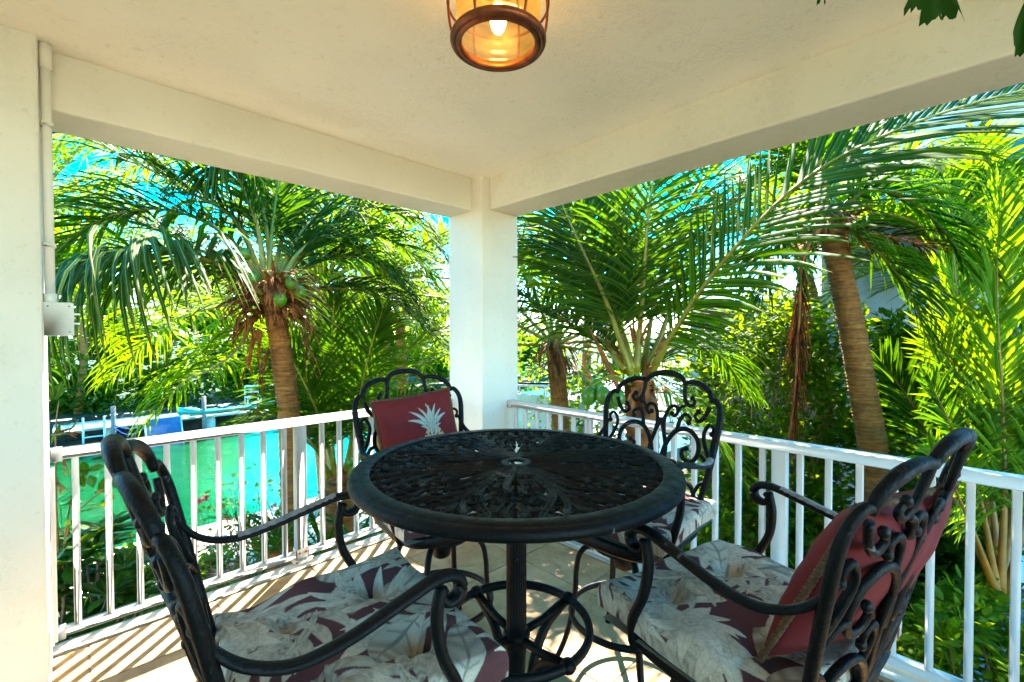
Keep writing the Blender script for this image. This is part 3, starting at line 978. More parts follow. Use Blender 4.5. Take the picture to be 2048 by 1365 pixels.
def wear_patch(chair, sg, x0, x1, label):
    """bare, paint-less stretch on top of one arm"""
    ap = [(-0.225, 0.292, 0.952), (-0.165, 0.304, 0.935), (-0.08, 0.308, 0.944), (0.02, 0.305, 0.968), (0.095, 0.302, 0.985)]
    c = cr([(x, sg * y, z) for x, y, z in ap], 60)
    c = c[(c[:, 0] > x0) & (c[:, 0] < x1)]
    n = len(c)
    q = MB()
    S = np.linspace(-1, 1, 7)
    V = np.zeros((n, 7, 3))
    for k, s in enumerate(S):
        wob = 0.0175 * (0.86 + 0.14 * np.sin(np.arange(n) * 1.7 + k))
        V[:, k] = c
        V[:, k, 1] += s * wob
        V[:, k, 2] += 0.0152 * math.sqrt(max(0.0, 1 - 0.72 * s * s)) - 0.0002
    i = np.arange(n - 1)[:, None]
    j = np.arange(6)[None]
    F = np.stack([i * 7 + j, (i + 1) * 7 + j, (i + 1) * 7 + j + 1, i * 7 + j + 1], -1).reshape(-1, 4)
    q.add(V.reshape(-1, 3), F)
    o = q.obj('bare_patch', 'chip', chair)
    o['label'] = label


chair0 = build_chair()
CH = {}
spec = [('near_left', (0.455, 1.075), -5.0, 'black wrought iron bar chair facing away to the right, in front of the canal railing'),
        ('near_right', (1.315, 0.415), 79.0, 'black wrought iron bar chair at lower right with a red pillow seen from behind'),
        ('far_left', (1.225, 1.735), -97.0, 'black wrought iron bar chair beside the column with the pineapple pillow'),
        ('far_right', (1.740, 1.075), 181.0, 'black wrought iron bar chair beyond the table with its scrollwork back bare')]
for k, (key, (x, y), rz, lab) in enumerate(spec):
    c = chair0 if k == 0 else copy_tree(chair0)
    c.location = (x, y, 0)
    c.rotation_euler = (0, 0, rad(rz))
    tag(c, lab, 'bar chair', 'bar chairs around the table')
    CH[key] = c
wear_patch(CH['near_left'], 1, -0.17, 0.09, 'bare worn strip along the far arm')
wear_patch(CH['near_right'], -1, -0.14, 0.075, 'bare worn strip along the far arm')
wear_patch(CH['far_right'], 1, -0.2, 0.0, 'bare worn strip along the arm')


# ------------------------------------------------------------------ printed cloth
def leaf_print(X, Y, seed):
    """colours of a tropical leaf print at metric cloth points X, Y"""
    g = np.random.default_rng(seed)
    n = len(X)
    C = np.tile(np.array([0.115, 0.040, 0.043]), (n, 1))
    C *= (0.93 + 0.14 * np.sin(X * 31 + 2 * np.sin(Y * 23)))[:, None] * 0.5 + 0.5

    def petal(x0, y0, ang, L, W, dark, vein, col):
        ca, sa = math.cos(ang), math.sin(ang)
        s = ((X - x0) * ca + (Y - y0) * sa) / L
        tt = (-(X - x0) * sa + (Y - y0) * ca) - 0.10 * L * np.sin(s * 3.0)
        ok = (s > 0) & (s < 1)
        w = W * np.sin(np.clip(s, 0, 1) ** 0.75 * math.pi) ** 0.75
        m_ = ok & (np.abs(tt) < w)
        if not m_.any():
            return
        sm, tm, wm = s[m_], tt[m_], w[m_] + 1e-6
        ed = np.abs(tm) / wm
        st = 0.5 + 0.5 * np.sin(sm * 34 + np.abs(tm) / W * 4.0 + 2 * np.sin(sm * 7))
        sh = dark * (1 - sm) ** 1.4 * (0.45 + 0.55 * st)
        sh = np.maximum(sh, vein * (ed < 0.10) * 0.75)
        sh = np.maximum(sh, vein * (st > 0.93) * (ed < 0.75) * 0.6)
        sh = np.maximum(sh, 0.55 * np.clip((ed - 0.86) / 0.14, 0, 1))
        half = (np.sign(tm) > 0) * (1 - ed) ** 0.8 * (0.35 + 0.65 * st) * np.clip(1.15 - sm, 0, 1)
        sh = np.maximum(sh, 0.95 * dark * half)
        base = np.array(col) * (0.90 + 0.12 * (1 - ed))[:, None]
        ink = np.array([0.045, 0.042, 0.042])
        sh = 0.88 * sh
        C[m_] = base * (1 - sh[:, None]) + ink * sh[:, None]

    creams = [(0.68, 0.595, 0.465), (0.62, 0.54, 0.43), (0.72, 0.635, 0.51), (0.56, 0.475, 0.36)]
    pts = []
    for k in range(52):
        for _ in range(30):
            x0, y0 = g.uniform(-0.42, 0.42, 2)
            if all((x0 - a_) ** 2 + (y0 - b_) ** 2 > 0.095 ** 2 for a_, b_ in pts):
                break
        pts.append((x0, y0))
        a0 = g.uniform(0, 2 * math.pi)
        col = creams[int(g.integers(4))]
        kind = g.random()
        if kind < 0.45:                                # split leaf: fingers fanning off a midrib
            L = g.uniform(0.20, 0.26)
            for s_ in np.linspace(0.08, 0.92, 4):
                for sg in (1, -1):
                    bx, by = x0 + L * 0.75 * s_ * math.cos(a0), y0 + L * 0.75 * s_ * math.sin(a0)
                    petal(bx, by, a0 + sg * (1.15 - 0.75 * s_), L * (0.74 - 0.20 * s_), 0.0175, 0.85, 0.45, col)
            petal(x0, y0, a0, L, 0.013, 0.7, 0.9, col)
        elif kind < 0.8:                               # broad feathered leaf
            petal(x0, y0, a0, g.uniform(0.20, 0.28), g.uniform(0.045, 0.062), 0.9, 0.95, col)
        else:                                          # lily-like flower of wide petals
            for q_ in range(6):
                petal(x0, y0, a0 + q_ * 1.05, g.uniform(0.09, 0.13), 0.024, 0.55, 0.4, creams[2])
    return C


def grid_mesh(name, P3, C, mats):
    n0, n1 = P3.shape[:2]
    q = MB()
    i = np.arange(n0 - 1)[:, None]
    j = np.arange(n1 - 1)[None]
    F = np.stack([i * n1 + j, (i + 1) * n1 + j, (i + 1) * n1 + j + 1, i * n1 + j + 1], -1).reshape(-1, 4)
    q.add(P3.reshape(-1, 3), F)
    me = q.mesh(name, mats)
    ca = me.color_attributes.new('print', 'FLOAT_COLOR', 'POINT')
    rgba = np.ones((n0 * n1, 4), np.float32)
    rgba[:, :3] = C.reshape(-1, 3)
    ca.data.foreach_set('color', rgba.ravel())
    return me


def cushion_mesh(seed, n=230, lift=0.0):
    """square seat pad: closed sheet wrapped round, four tufts, rumpled"""
    g = np.random.default_rng(seed)
    a = np.linspace(-1, 1, n)
    U, Vv = np.meshgrid(a, a, indexing='ij')
    hx, hy, T = 0.262, 0.300, 0.056
    def prof(u):                                       # wraps the sheet: flat top, round sides, tucked below
        s = np.abs(u)
        r = np.where(s < 0.80, s / 0.80 * 0.93, 0.93 + 0.07 * np.sin(np.clip((s - 0.80) / 0.20, 0, 1) * math.pi * 0.62) / 1.0)
        return np.sign(u) * r
    X, Y = hx * prof(U), hy * prof(Vv)
    edge = np.maximum(np.abs(U), np.abs(Vv))
    k = np.clip((edge - 0.78) / 0.22, 0, 1)
    top = T * (1 - 0.18 * (U ** 2 + Vv ** 2) * 0.5)
    Z = top * np.cos(k * math.pi * 0.5) ** 0.55 * 1.0 - T * 0.35 * k ** 2
    corner = np.clip((np.abs(U) + np.abs(Vv) - 1.5) / 0.5, 0, 1)
    Z += 0.012 * corner * (1 - k)
    for (tu, tv) in ((0.38, 0.38), (-0.38, 0.38), (0.38, -0.38), (-0.38, -0.38)):
        d2 = (U - tu) ** 2 + (Vv - tv) ** 2
        Z -= 0.036 * np.exp(-d2 / 0.012) + 0.014 * np.exp(-d2 / 0.07)
    for _ in range(16):                                # rumples
        ph, fr, an = g.uniform(0, 6.28), g.uniform(3.5, 12), g.uniform(0, math.pi)
        Z += g.uniform(0.0012, 0.0036) * np.sin(fr * (U * math.cos(an) + Vv * math.sin(an)) + ph) * (1 - 0.5 * k)
    for _ in range(9):                                 # creases running out of the tufts
        tu, tv = random.choice((-0.38, 0.38)), random.choice((-0.38, 0.38))
        an = g.uniform(0, 6.28)
        dx, dy = (U - tu), (Vv - tv)
        s = dx * math.cos(an) + dy * math.sin(an)
        tt = -dx * math.sin(an) + dy * math.cos(an)
        Z -= 0.010 * np.exp(-(tt / 0.035) ** 2) * np.clip(1 - s / 0.55, 0, 1) * (s > 0)
    Z += lift * np.clip((U + Vv) / 2, 0, 1) ** 2
    P3 = np.stack([X, Y, Z + T * 0.35 + 0.020], -1)
    C = leaf_print((U * 0.33).ravel(), (Vv * 0.37).ravel(), seed)
    return P3, C


def seat_cushion(key, label, seed, lift=0.0, n=230, dx=0.02, rz=0.0):
    ch = CH[key]
    P3, C = cushion_mesh(seed, n, lift)
    t = thing('seat_cushion', label, 'cushion', group='leaf print seat cushions')
    me = grid_mesh('cover', P3, C, 'print')
    o = bpy.data.objects.new('cover', me)
    COL.objects.link(o)
    o.parent = t
    q = MB()
    a = rad(1)
    base = P3[::6, ::6].copy()
    base[..., 2] = np.minimum(base[..., 2], 0.006) * 0 + 0.001
    i = np.arange(base.shape[0] - 1)[:, None]
    j = np.arange(base.shape[1] - 1)[None]
    m_ = base.shape[1]
    base[..., :2] *= 0.96
    q.add(base.reshape(-1, 3), np.stack([i * m_ + j, i * m_ + j + 1, (i + 1) * m_ + j + 1, (i + 1) * m_ + j], -1).reshape(-1, 4))
    q.obj('underside', 'tuft', t)
    for tu in (0.38, -0.38):
        for tv in (0.38, -0.38):
            iu, iv = int((tu + 1) / 2 * (n - 1)), int((tv + 1) / 2 * (n - 1))
            q = MB(); q.ellipsoid(P3[iu, iv] + [0, 0, 0.004], (0.011, 0.011, 0.006), 8)
            q.obj('tuft', 'tuft', t)
    Rz = ch.rotation_euler[2] + rz
    c, s = math.cos(ch.rotation_euler[2]), math.sin(ch.rotation_euler[2])
    t.location = (ch.location[0] + dx * c, ch.location[1] + dx * s, 0.669)
    t.rotation_euler = (0, 0, Rz)


seat_cushion('near_left', 'rumpled grey and maroon leaf print cushion on the nearest left chair', 3, 0.03, 300, 0.03)
seat_cushion('near_right', 'leaf print cushion under the red pillow on the lower right chair', 8, 0.02, 300, 0.025)
seat_cushion('far_right', 'leaf print cushion half hidden behind the table rim, on the bare-backed chair', 21, 0.0, 160, -0.01)
seat_cushion('far_left', 'leaf print cushion under the pineapple pillow, behind the table', 33, 0.0, 160, 0.0)


def pillow(name, label, key, rz, pine, size=0.225, tilt=0.30, off=(-0.17, 0.0, 0.77)):
    ch = CH[key]
    n = 150
    a = np.linspace(-1, 1, n)
    U, Vv = np.meshgrid(a, a, indexing='ij')             # U across, Vv up
    def shape(s):
        k = (1 - np.abs(U) ** 2.6).clip(0) ** 0.55 * (1 - np.abs(Vv) ** 2.6).clip(0) ** 0.55
        wr = 0.0022 * np.sin(U * 17 + 5 * Vv) * np.abs(Vv) + 0.0022 * np.sin(Vv * 15 - 4 * U) * np.abs(U)
        pin = 1 - 0.055 * (1 - Vv ** 2) * np.abs(U) ** 3
        pin2 = 1 - 0.055 * (1 - U ** 2) * np.abs(Vv) ** 3
        return np.stack([s * (0.068 * k + wr * k), size * U * pin, size * Vv * pin2], -1)
    C = np.tile(np.array([0.155, 0.017, 0.019]), (n * n, 1))
    Cb = C.copy()
    if pine:
        X, Y = (U * size).ravel(), (Vv * size).ravel()
        X = X - 0.045
        Y = Y - 0.055
        body = ((X / 0.062) ** 2 + ((Y + 0.115) / 0.10) ** 2) < 1
        dia = (np.sin((X + Y) * 150) * np.sin((X - Y) * 150))
        C[body] = np.where(dia[body, None] > -0.25, np.array([0.52, 0.42, 0.22]), np.array([0.04, 0.08, 0.16]))
        leaves = []
        for k, (an, L) in enumerate([(70, 0.135), (-62, 0.115), (48, 0.150), (-42, 0.125), (28, 0.140), (-24, 0.150), (8, 0.155), (-8, 0.145), (60, 0.08), (-55, 0.07), (36, 0.09), (-30, 0.09), (15, 0.10), (-12, 0.10), (0, 0.085)]):
            leaves.append((rad(90 + an), L, -0.028 - 0.004 * k))
        for an, L, y0 in leaves:
            ca, sa = math.cos(an), math.sin(an)
            s = ((X) * ca + (Y - y0) * sa) / L
            tt = (-(X) * sa + (Y - y0) * ca) + 0.02 * np.sin(s * 2.4) * np.sign(an - math.pi / 2 + 1e-6)
            w = 0.0165 * np.clip(1 - s, 0, 1) ** 0.7 * np.clip(s * 6 + 0.5, 0, 1)
            mk_ = (s > 0) & (s < 1) & (np.abs(tt) < w)
            e = np.abs(tt[mk_]) / (w[mk_] + 1e-6)
            lf = np.where(tt[mk_, None] > 0.15 * w[mk_, None], np.array([0.50, 0.50, 0.40]), np.array([0.36, 0.40, 0.36]))
            bl = np.clip((e - 0.72) * 4, 0, 1) * 0.9 + 0.8 * ((s[mk_] < 0.30) & (tt[mk_] < 0))
            bl = np.clip(bl, 0, 1)[:, None]
            C[mk_] = lf * (1 - bl) + np.array([0.02, 0.06, 0.14]) * bl
    t = thing(name, label, 'pillow', group='maroon pillows on the chairs')
    for s, cc, nm in ((1, C, 'front'), (-1, Cb, 'back')):
        P3 = shape(s)
        if s < 0:
            P3, cc = P3[::-1], cc.reshape(n, n, 3)[::-1].reshape(-1, 3)
        o = bpy.data.objects.new(nm, grid_mesh(nm, P3, cc, 'redcloth'))
        COL.objects.link(o)
        o.parent = t
    # corded edge
    e = []
    for u in np.linspace(-1, 1, 40)[:-1]:
        e.append((u, -1))
    for u in np.linspace(-1, 1, 40)[:-1]:
        e.append((1, u))
    for u in np.linspace(1, -1, 40)[:-1]:
        e.append((u, 1))
    for u in np.linspace(1, -1, 40)[:-1]:
        e.append((-1, u))
    e = np.array(e)
    pin = 1 - 0.055 * (1 - e[:, 1] ** 2) * np.abs(e[:, 0]) ** 3
    pin2 = 1 - 0.055 * (1 - e[:, 0] ** 2) * np.abs(e[:, 1]) ** 3
    cen = np.stack([np.zeros(len(e)), size * e[:, 0] * pin, size * e[:, 1] * pin2], 1)
    q = MB()
    L = np.cumsum(np.r_[0, np.linalg.norm(np.diff(cen, axis=0), axis=1)])
    m_ = 460
    ci = np.stack([np.interp(np.linspace(0, L[-1], m_), L, cen[:, k]) for k in range(3)], 1)
    ph = np.linspace(0, L[-1], m_) * 2 * math.pi / 0.020
    out = nrm(ci)
    for d in (0, math.pi):
        off_ = np.stack([np.cos(ph + d), np.zeros(m_), np.zeros(m_)], 1) * 0.0042 + out * (np.sin(ph + d) * 0.0042 + 0.002)[:, None]
        q.tube(ci + off_, 0.0048, 5, closed=True)
    q.obj('corded_edge', 'rope', t)
    c, s = math.cos(ch.rotation_euler[2]), math.sin(ch.rotation_euler[2])
    t.location = (ch.location[0] + off[0] * c - off[1] * s, ch.location[1] + off[0] * s + off[1] * c, off[2])
    t.rotation_euler = Matrix.Rotation(ch.rotation_euler[2], 3, 'Z').to_4x4().to_3x3().to_euler()
    mat3 = Matrix.Rotation(ch.rotation_euler[2] + rz[0], 3, 'Z') @ Matrix.Rotation(-tilt, 3, 'Y') @ Matrix.Rotation(rz[1], 3, 'X')
    t.rotation_euler = mat3.to_euler()
    return t


pillow('throw_pillow', 'maroon pillow with pineapple print and corded edge on the chair beside the column', 'far_left', (0.0, 0.08), True, 0.215, 0.28, (-0.205, -0.005, 0.972))
pillow('throw_pillow', 'plain maroon side of a plump pillow leaning in the lower right chair', 'near_right', (-0.12, 0.06), False, 0.215, 0.42, (-0.245, 0.0, 0.955))
# ================================================================== PLANTS
def leaflets(q, B, D, Nn, L, W, K=4, g=0.4, fold=0.5, mi=0, wp=(0.65, 1.0, 0.95, 0.7, 0.02), gr=None, twist=None, gdir=(0, 0, -1.0)):
    """many narrow leaflets at once: base points B, start directions D, leaf normals Nn"""
    m = len(B)
    gr = rng if gr is None else gr
    d = nrm(D)
    P_ = B.copy()
    rows = []
    wk = np.interp(np.linspace(0, 1, K + 1), np.linspace(0, 1, len(wp)), wp)
    g = np.broadcast_to(np.asarray(g, float), (m,))
    down = nrm(gdir)
    for k in range(K + 1):
        nl = nrm(Nn - d * np.sum(Nn * d, 1)[:, None])
        Wv = np.cross(d, nl)
        if twist is not None:
            c, s = np.cos(twist * k / K)[:, None], np.sin(twist * k / K)[:, None]
            Wv, nl = Wv * c + nl * s, nl * c - Wv * s
        w = (W * wk[k])[:, None]
        e1 = P_ + Wv * w - nl * w * fold
        e2 = P_ - Wv * w - nl * w * fold
        rows.append(np.stack([e1, P_, e2], 1))
        if k < K:
            P_ = P_ + d * (L / K)[:, None]
            d = nrm(d + down[None] * (g * (k + 1) / K)[:, None] * (1.25 if k else 0.5))
    V = np.stack(rows, 1)                                # m, K+1, 3, 3
    nv = (K + 1) * 3
    base = (np.arange(m) * nv)[:, None, None]
    k_ = np.arange(K)[None, :, None]
    j_ = np.arange(2)[None, None, :]
    a = base + k_ * 3 + j_
    F = np.stack([a, a + 1, a + 4, a + 3], -1).reshape(-1, 4)
    at = np.zeros((m, K + 1, 3, 3))
    at[..., 0] = gr.random(m)[:, None, None]
    at[:, :, 1, 1] = 1.0
    at[..., 2] = np.linspace(0, 1, K + 1)[None, :, None]
    q.add(V.reshape(-1, 3), F, mi, at.reshape(-1, 3))


def frond(parent, pts, mat_='frond', n=80, Lm=0.95, W=0.017, K=4, g=0.45, normal=None, rr0=0.022, petiole=0.16, lift=0.25,
          name='frond', stalk='stalk', seed=0, fold=0.45, gap=0.03, label=None, fwd=(0.55, 1.25), jit=0.15, gdir=(0, 0, -1.0)):
    """one pinnate palm leaf along the 3D control points pts (first = base)"""
    gr = np.random.default_rng(seed + 1000)
    m = 40
    pts = np.array([np.asarray(p, float) for p in pts])
    c = cr(pts, m)
    T = nrm(np.gradient(c, axis=0))
    if normal is None:
        up = np.tile(np.array([0, 0, 1.0]), (m, 1))
    else:
        up = np.tile(np.asarray(normal, float), (m, 1))
    Nn = nrm(up - T * np.sum(up * T, 1)[:, None])
    S = np.cross(T, Nn)
    q = MB()
    t = np.linspace(0, 1, m)
    q.tube(c, rr0 * np.interp(t, [0, 0.12, 0.4, 1], [1.9, 1.25, 0.66, 0.12]), 6, mi=1)
    n = int(n * 0.92)
    W, g = W * 0.95, g * 0.72
    s = petiole + (1 - petiole) * (np.arange(n) + 0.5) / n
    for sg in (1, -1):
        sj = np.clip(s + gr.normal(0, 0.25 / n, n), 0, 0.999)
        keep = gr.random(n) > gap
        sj = sj[keep]
        B = np.stack([np.interp(sj, t, c[:, k]) for k in range(3)], 1)
        TT = nrm(np.stack([np.interp(sj, t, T[:, k]) for k in range(3)], 1))
        SS = nrm(np.stack([np.interp(sj, t, S[:, k]) for k in range(3)], 1)) * sg
        NN = nrm(np.stack([np.interp(sj, t, Nn[:, k]) for k in range(3)], 1))
        x = np.clip((sj - petiole) / (1 - petiole), 0, 1)
        a = fwd[0] + (fwd[1] - fwd[0]) * x ** 1.6 + gr.normal(0, jit * 0.6, len(x))
        D = SS * np.cos(a)[:, None] + TT * np.sin(a)[:, None] + NN * (lift + gr.normal(0, jit, len(x)))[:, None]
        L = Lm * np.minimum(1, 0.5 + 2.2 * x) * (1 - 0.68 * x ** 2.4) * gr.uniform(0.74, 1.08, len(x))
        gg = g * gr.uniform(0.7, 1.35, len(x))
        leaflets(q, B + SS * 0.004, D, NN, L, np.full(len(x), W) * np.interp(x, [0, 0.1, 0.75, 1], [0.7, 1, 0.9, 0.55]), K, gg, fold, 0, gr=gr,
                 twist=gr.normal(0, 0.45, len(x)), gdir=gdir)
    o = q.obj(name, [mat_, stalk], parent)
    if label:
        o['label'] = label
    return o


def trunk(parent, pts, r0, r1, ring=0.055, name='trunk', mat_='bark'):
    pts = np.asarray([np.asarray(p, float) for p in pts])
    L = np.linalg.norm(np.diff(pts, axis=0), axis=1).sum()
    nr = max(12, int(L / ring) * 3)
    c = cr(pts, nr)
    k = np.arange(nr)
    saw = np.where(k % 3 == 0, 1.05, np.where(k % 3 == 1, 0.985, 0.965))
    r = np.linspace(r0, r1, nr) * (saw + np.random.default_rng(nr).normal(0, 0.008, nr))
    q = MB()
    q.tube(c, r, 18)
    V = q.V[0].reshape(nr, 18, 3)
    V += np.random.default_rng(5).normal(0, 0.0035, V.shape)
    q.V[0] = V.reshape(-1, 3)
    return q.obj(name, mat_, parent)


def bract(parent, base, direction, length, width, seed, mat_='dead', curl=0.9, name='dry_sheath'):
    """fibrous sheath peeling off a palm crown: one blade whose end is torn into strips"""
    gr = np.random.default_rng(seed)
    q = MB()
    d0 = nrm(np.asarray(direction, float))
    s0 = nrm(np.cross(d0, [0.1, 0.05, 1.0]))
    n0 = nrm(np.cross(s0, d0))
    ns = 7
    n, m = 8, 3
    i = np.arange(n - 1)[:, None]
    j = np.arange(m - 1)[None]
    F = np.stack([i * m + j, (i + 1) * m + j, (i + 1) * m + j + 1, i * m + j + 1], -1).reshape(-1, 4)
    for k in range(ns):
        x0 = (k + 0.5) / ns * 2 - 1
        L = length * gr.uniform(0.45, 1.15) * (1 - 0.35 * abs(x0))
        p = np.asarray(base, float) + s0 * x0 * width * 0.30
        d = nrm(d0 + s0 * x0 * 0.22 + gr.normal(0, 0.05, 3))
        s = s0.copy()
        cu = curl * gr.uniform(0.5, 1.5)
        V = np.zeros((n, m, 3))
        for a in range(n):
            u = a / (n - 1)
            w = width / ns * gr.uniform(0.8, 1.4) * (1.25 - u * 0.4) * (1 - u ** 4 * 0.95)
            nn = nrm(np.cross(s, d))
            arch = 0.30 * width * (1 - x0 * x0) * min(1, u * 2.5)
            for b_ in range(m):
                x = b_ - 1
                V[a, b_] = p + n0 * arch + s * x * w * 0.62 - nn * abs(x) * w * 0.25 + gr.normal(0, 0.003, 3)
            p = p + d * L / (n - 1)
            d = nrm(d + np.array([0, 0, -1]) * cu * 0.22 + gr.normal(0, 0.10, 3))
            s = nrm(s - d * (s @ d) + gr.normal(0, 0.12, 3))
        q.add(V.reshape(-1, 3), F)
    return q.obj(name, mat_, parent)


def coconut(parent, p, r=0.055, name='coconut'):
    q = MB()
    a = random.uniform(-0.3, 0.3)
    R_ = np.array(Matrix.Rotation(a, 3, 'X'))
    q.ellipsoid(p, (r, r, r * 1.22), 14, rot=R_)
    return q.obj(name, 'coconut', parent)


def stalk(parent, pts, r, mat_='stalk', name='flower_stalk', n=10):
    q = MB()
    c = cr([np.asarray(p, float) for p in pts], n)
    q.tube(c, np.linspace(r, r * 0.4, n), 5)
    return q.obj(name, mat_, parent)


def arc_pts(base, az, el, L, droop, n=5):
    """simple arching frond line"""
    d = np.array([math.cos(az) * math.cos(el), math.sin(az) * math.cos(el), math.sin(el)])
    p = np.asarray(base, float).copy()
    out = [p.copy()]
    for k in range(n - 1):
        p = p + d * L / (n - 1)
        out.append(p.copy())
        d = nrm(d + np.array([0, 0, -1]) * droop * (0.35 + 0.35 * k))
    return out


def generic_palm(label, base, crown, nf, L, seed, mat_='frond', detail=0, r=0.12, cat='palm tree', group=None, els=(1.25, -0.25), skip=None, Lm=0.8, W=0.02, nl=46, name='coconut_palm', K=3):
    gr = np.random.default_rng(seed)
    base, crown = np.asarray(base, float), np.asarray(crown, float)
    t = thing(name, label, cat, tuple(base), 0, group)
    off = -base
    if np.linalg.norm(crown - base) > 0.4:
        mid = (base + crown) / 2 + np.array([gr.normal(0, 0.12), gr.normal(0, 0.12), 0])
        trunk(t, [base + off - [0, 0, 0.1], mid + off, crown + off + [0, 0, 0.05]], r * 1.15, r * 0.85, 0.09)
    az = gr.uniform(0, 6.28)
    for k in range(nf):
        az += 2.39996
        if skip is not None and skip(az):
            continue
        u = (k + 0.5) / nf
        el = els[0] + (els[1] - els[0]) * u + gr.normal(0, 0.1)
        pts = arc_pts(crown + off + 0.08 * np.array([math.cos(az), math.sin(az), 0.3]), az, el, L * gr.uniform(0.85, 1.1), 0.30 + 0.25 * u)
        frond(t, pts, mat_, n=nl, Lm=Lm, W=W, K=K, g=0.5, seed=seed * 50 + k, rr0=0.03 * r / 0.12)
    for k in range(4):
        a = gr.uniform(0, 6.28)
        bract(t, crown + off + [0.08 * math.cos(a), 0.08 * math.sin(a), 0.05], (math.cos(a), math.sin(a), gr.uniform(-0.6, 0.5)), gr.uniform(0.3, 0.6), 0.12, seed * 9 + k)
    return t


def rel(t, pts):
    o = np.array(t.location)
    return [np.asarray(p) - o for p in pts]


GZ = -2.45                                              # garden level below the terrace floor
WZ = -3.25                                              # canal level

# ---- palm in the left opening
A0 = P(583, 1000, 4.6); A0[2] = GZ
tA = thing('coconut_palm', 'tall coconut palm in the left opening with dry brown sheaths round its crown', 'palm tree', tuple(A0))
ctrA = P(545, 590, 4.6)
trunk(tA, rel(tA, [A0 - [0, 0, 0.2], P(581, 900, 4.6), P(566, 730, 4.6), P(553, 640, 4.6), ctrA]), 0.108, 0.096, 0.05)


def fA(pts, **k):
    frond(tA, rel(tA, [P(*p) for p in pts]), seed=len(tA.children), **k)


fA([(525, 590, 4.5), (455, 535, 4.3), (330, 497, 3.9), (210, 507, 3.6), (105, 560, 3.4), (20, 660, 3.3)], mat_='frondblue', n=125, Lm=1.80, W=0.021, K=6, g=0.85, lift=0.0, fwd=(0.3, 0.9), gdir=CR * 0.42 - _F * 0.1 + np.array([0, 0, -1.0]), petiole=0.13, rr0=0.026)
fA([(520, 575, 4.7), (400, 500, 4.8), (270, 440, 4.8), (110, 415, 4.8), (0, 440, 4.8)], n=86, Lm=1.1, W=0.021, K=5, g=0.55, petiole=0.13)
fA([(525, 560, 4.7), (470, 440, 4.6), (370, 380, 4.4), (225, 300, 4.2), (80, 255, 4.0), (-40, 300, 4.0)], mat_='frondblue', n=84, Lm=1.15, W=0.024, K=5, g=0.42, petiole=0.15)
fA([(535, 560, 4.6), (548, 430, 4.9), (570, 300, 5.1), (610, 180, 5.3)], n=70, Lm=0.9, W=0.019, g=0.5, normal=-_F + np.array([0, 0, 0.3]), petiole=0.2)
fA([(530, 570, 4.5), (515, 455, 4.5), (475, 350, 4.4), (445, 310, 4.2), (425, 345, 4.1)], mat_='frondblue', n=70, Lm=1.15, W=0.019, K=5, g=0.95, petiole=0.25)
fA([(565, 560, 4.6), (600, 505, 4.9), (665, 455, 5.2), (745, 415, 5.4), (830, 440, 5.5), (900, 530, 5.5)], mat_='frondblue', n=84, Lm=1.0, W=0.020, K=5, g=0.72, petiole=0.14)
fA([(560, 550, 4.8), (600, 470, 5.1), (665, 405, 5.6), (750, 370, 6.0), (850, 375, 6.2)], n=80, Lm=1.05, W=0.020, K=4, g=0.5, petiole=0.15)
fA([(545, 555, 4.8), (580, 430, 5.3), (640, 330, 5.8), (720, 290, 6.2)], n=70, Lm=1.0, W=0.02, g=0.5, petiole=0.2)
fA([(585, 580, 4.9), (690, 578, 5.2), (790, 605, 5.4), (900, 705, 5.5)], mat_='frondblue', n=80, Lm=0.95, W=0.018, K=5, g=0.75, petiole=0.1)
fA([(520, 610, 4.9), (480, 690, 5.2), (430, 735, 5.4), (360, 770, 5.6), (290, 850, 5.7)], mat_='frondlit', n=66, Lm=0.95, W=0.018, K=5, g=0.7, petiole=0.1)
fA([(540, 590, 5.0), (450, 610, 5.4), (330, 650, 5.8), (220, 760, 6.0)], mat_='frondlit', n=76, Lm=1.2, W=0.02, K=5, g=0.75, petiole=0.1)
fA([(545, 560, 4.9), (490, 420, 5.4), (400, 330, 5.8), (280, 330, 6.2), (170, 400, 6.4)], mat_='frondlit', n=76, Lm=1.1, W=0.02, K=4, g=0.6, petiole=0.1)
fA([(560, 560, 4.7), (650, 520, 5.1), (740, 520, 5.2), (830, 600, 5.2)], n=76, Lm=0.95, W=0.019, K=5, g=0.8, petiole=0.12)
fA([(530, 575, 4.6), (450, 470, 4.5), (330, 420, 4.4), (200, 440, 4.3), (90, 520, 4.2)], n=84, Lm=1.1, W=0.020, K=5, g=0.6, petiole=0.13)
fA([(545, 560, 4.7), (520, 400, 4.9), (450, 280, 5.1), (330, 220, 5.3)], n=76, Lm=1.05, W=0.019, K=4, g=0.5, petiole=0.18)
fA([(560, 565, 4.7), (620, 500, 5.0), (700, 470, 5.3), (800, 490, 5.6), (880, 580, 5.8)], n=80, Lm=1.0, W=0.018, K=5, g=0.7, petiole=0.12)
gr_ = np.random.default_rng(4)
for k in range(54):
    a = gr_.uniform(0, 6.28)
    el = gr_.uniform(-1.3, 1.0)
    b_ = ctrA + [0.15 * math.cos(a), 0.15 * math.sin(a), gr_.uniform(-0.22, 0.16)]
    bract(tA, b_ - A0, (math.cos(a), math.sin(a), el), gr_.uniform(0.26, 0.60), gr_.uniform(0.11, 0.24), 60 + k, curl=gr_.uniform(0.5, 1.5))
for k, (px, py) in enumerate([(490, 625), (515, 660), (535, 700), (600, 650), (612, 600)]):
    bract(tA, P(px, py, 4.45) - A0, (gr_.normal(0, .25), gr_.normal(0, .25), -1), 0.75, 0.10, 90 + k, curl=0.4)
for px, py, D in ((583, 565, 4.4), (489, 510, 4.5), (470, 525, 4.45), (600, 585, 4.5), (560, 600, 4.35), (505, 560, 4.4)):
    coconut(tA, P(px, py, D) - A0, 0.062)
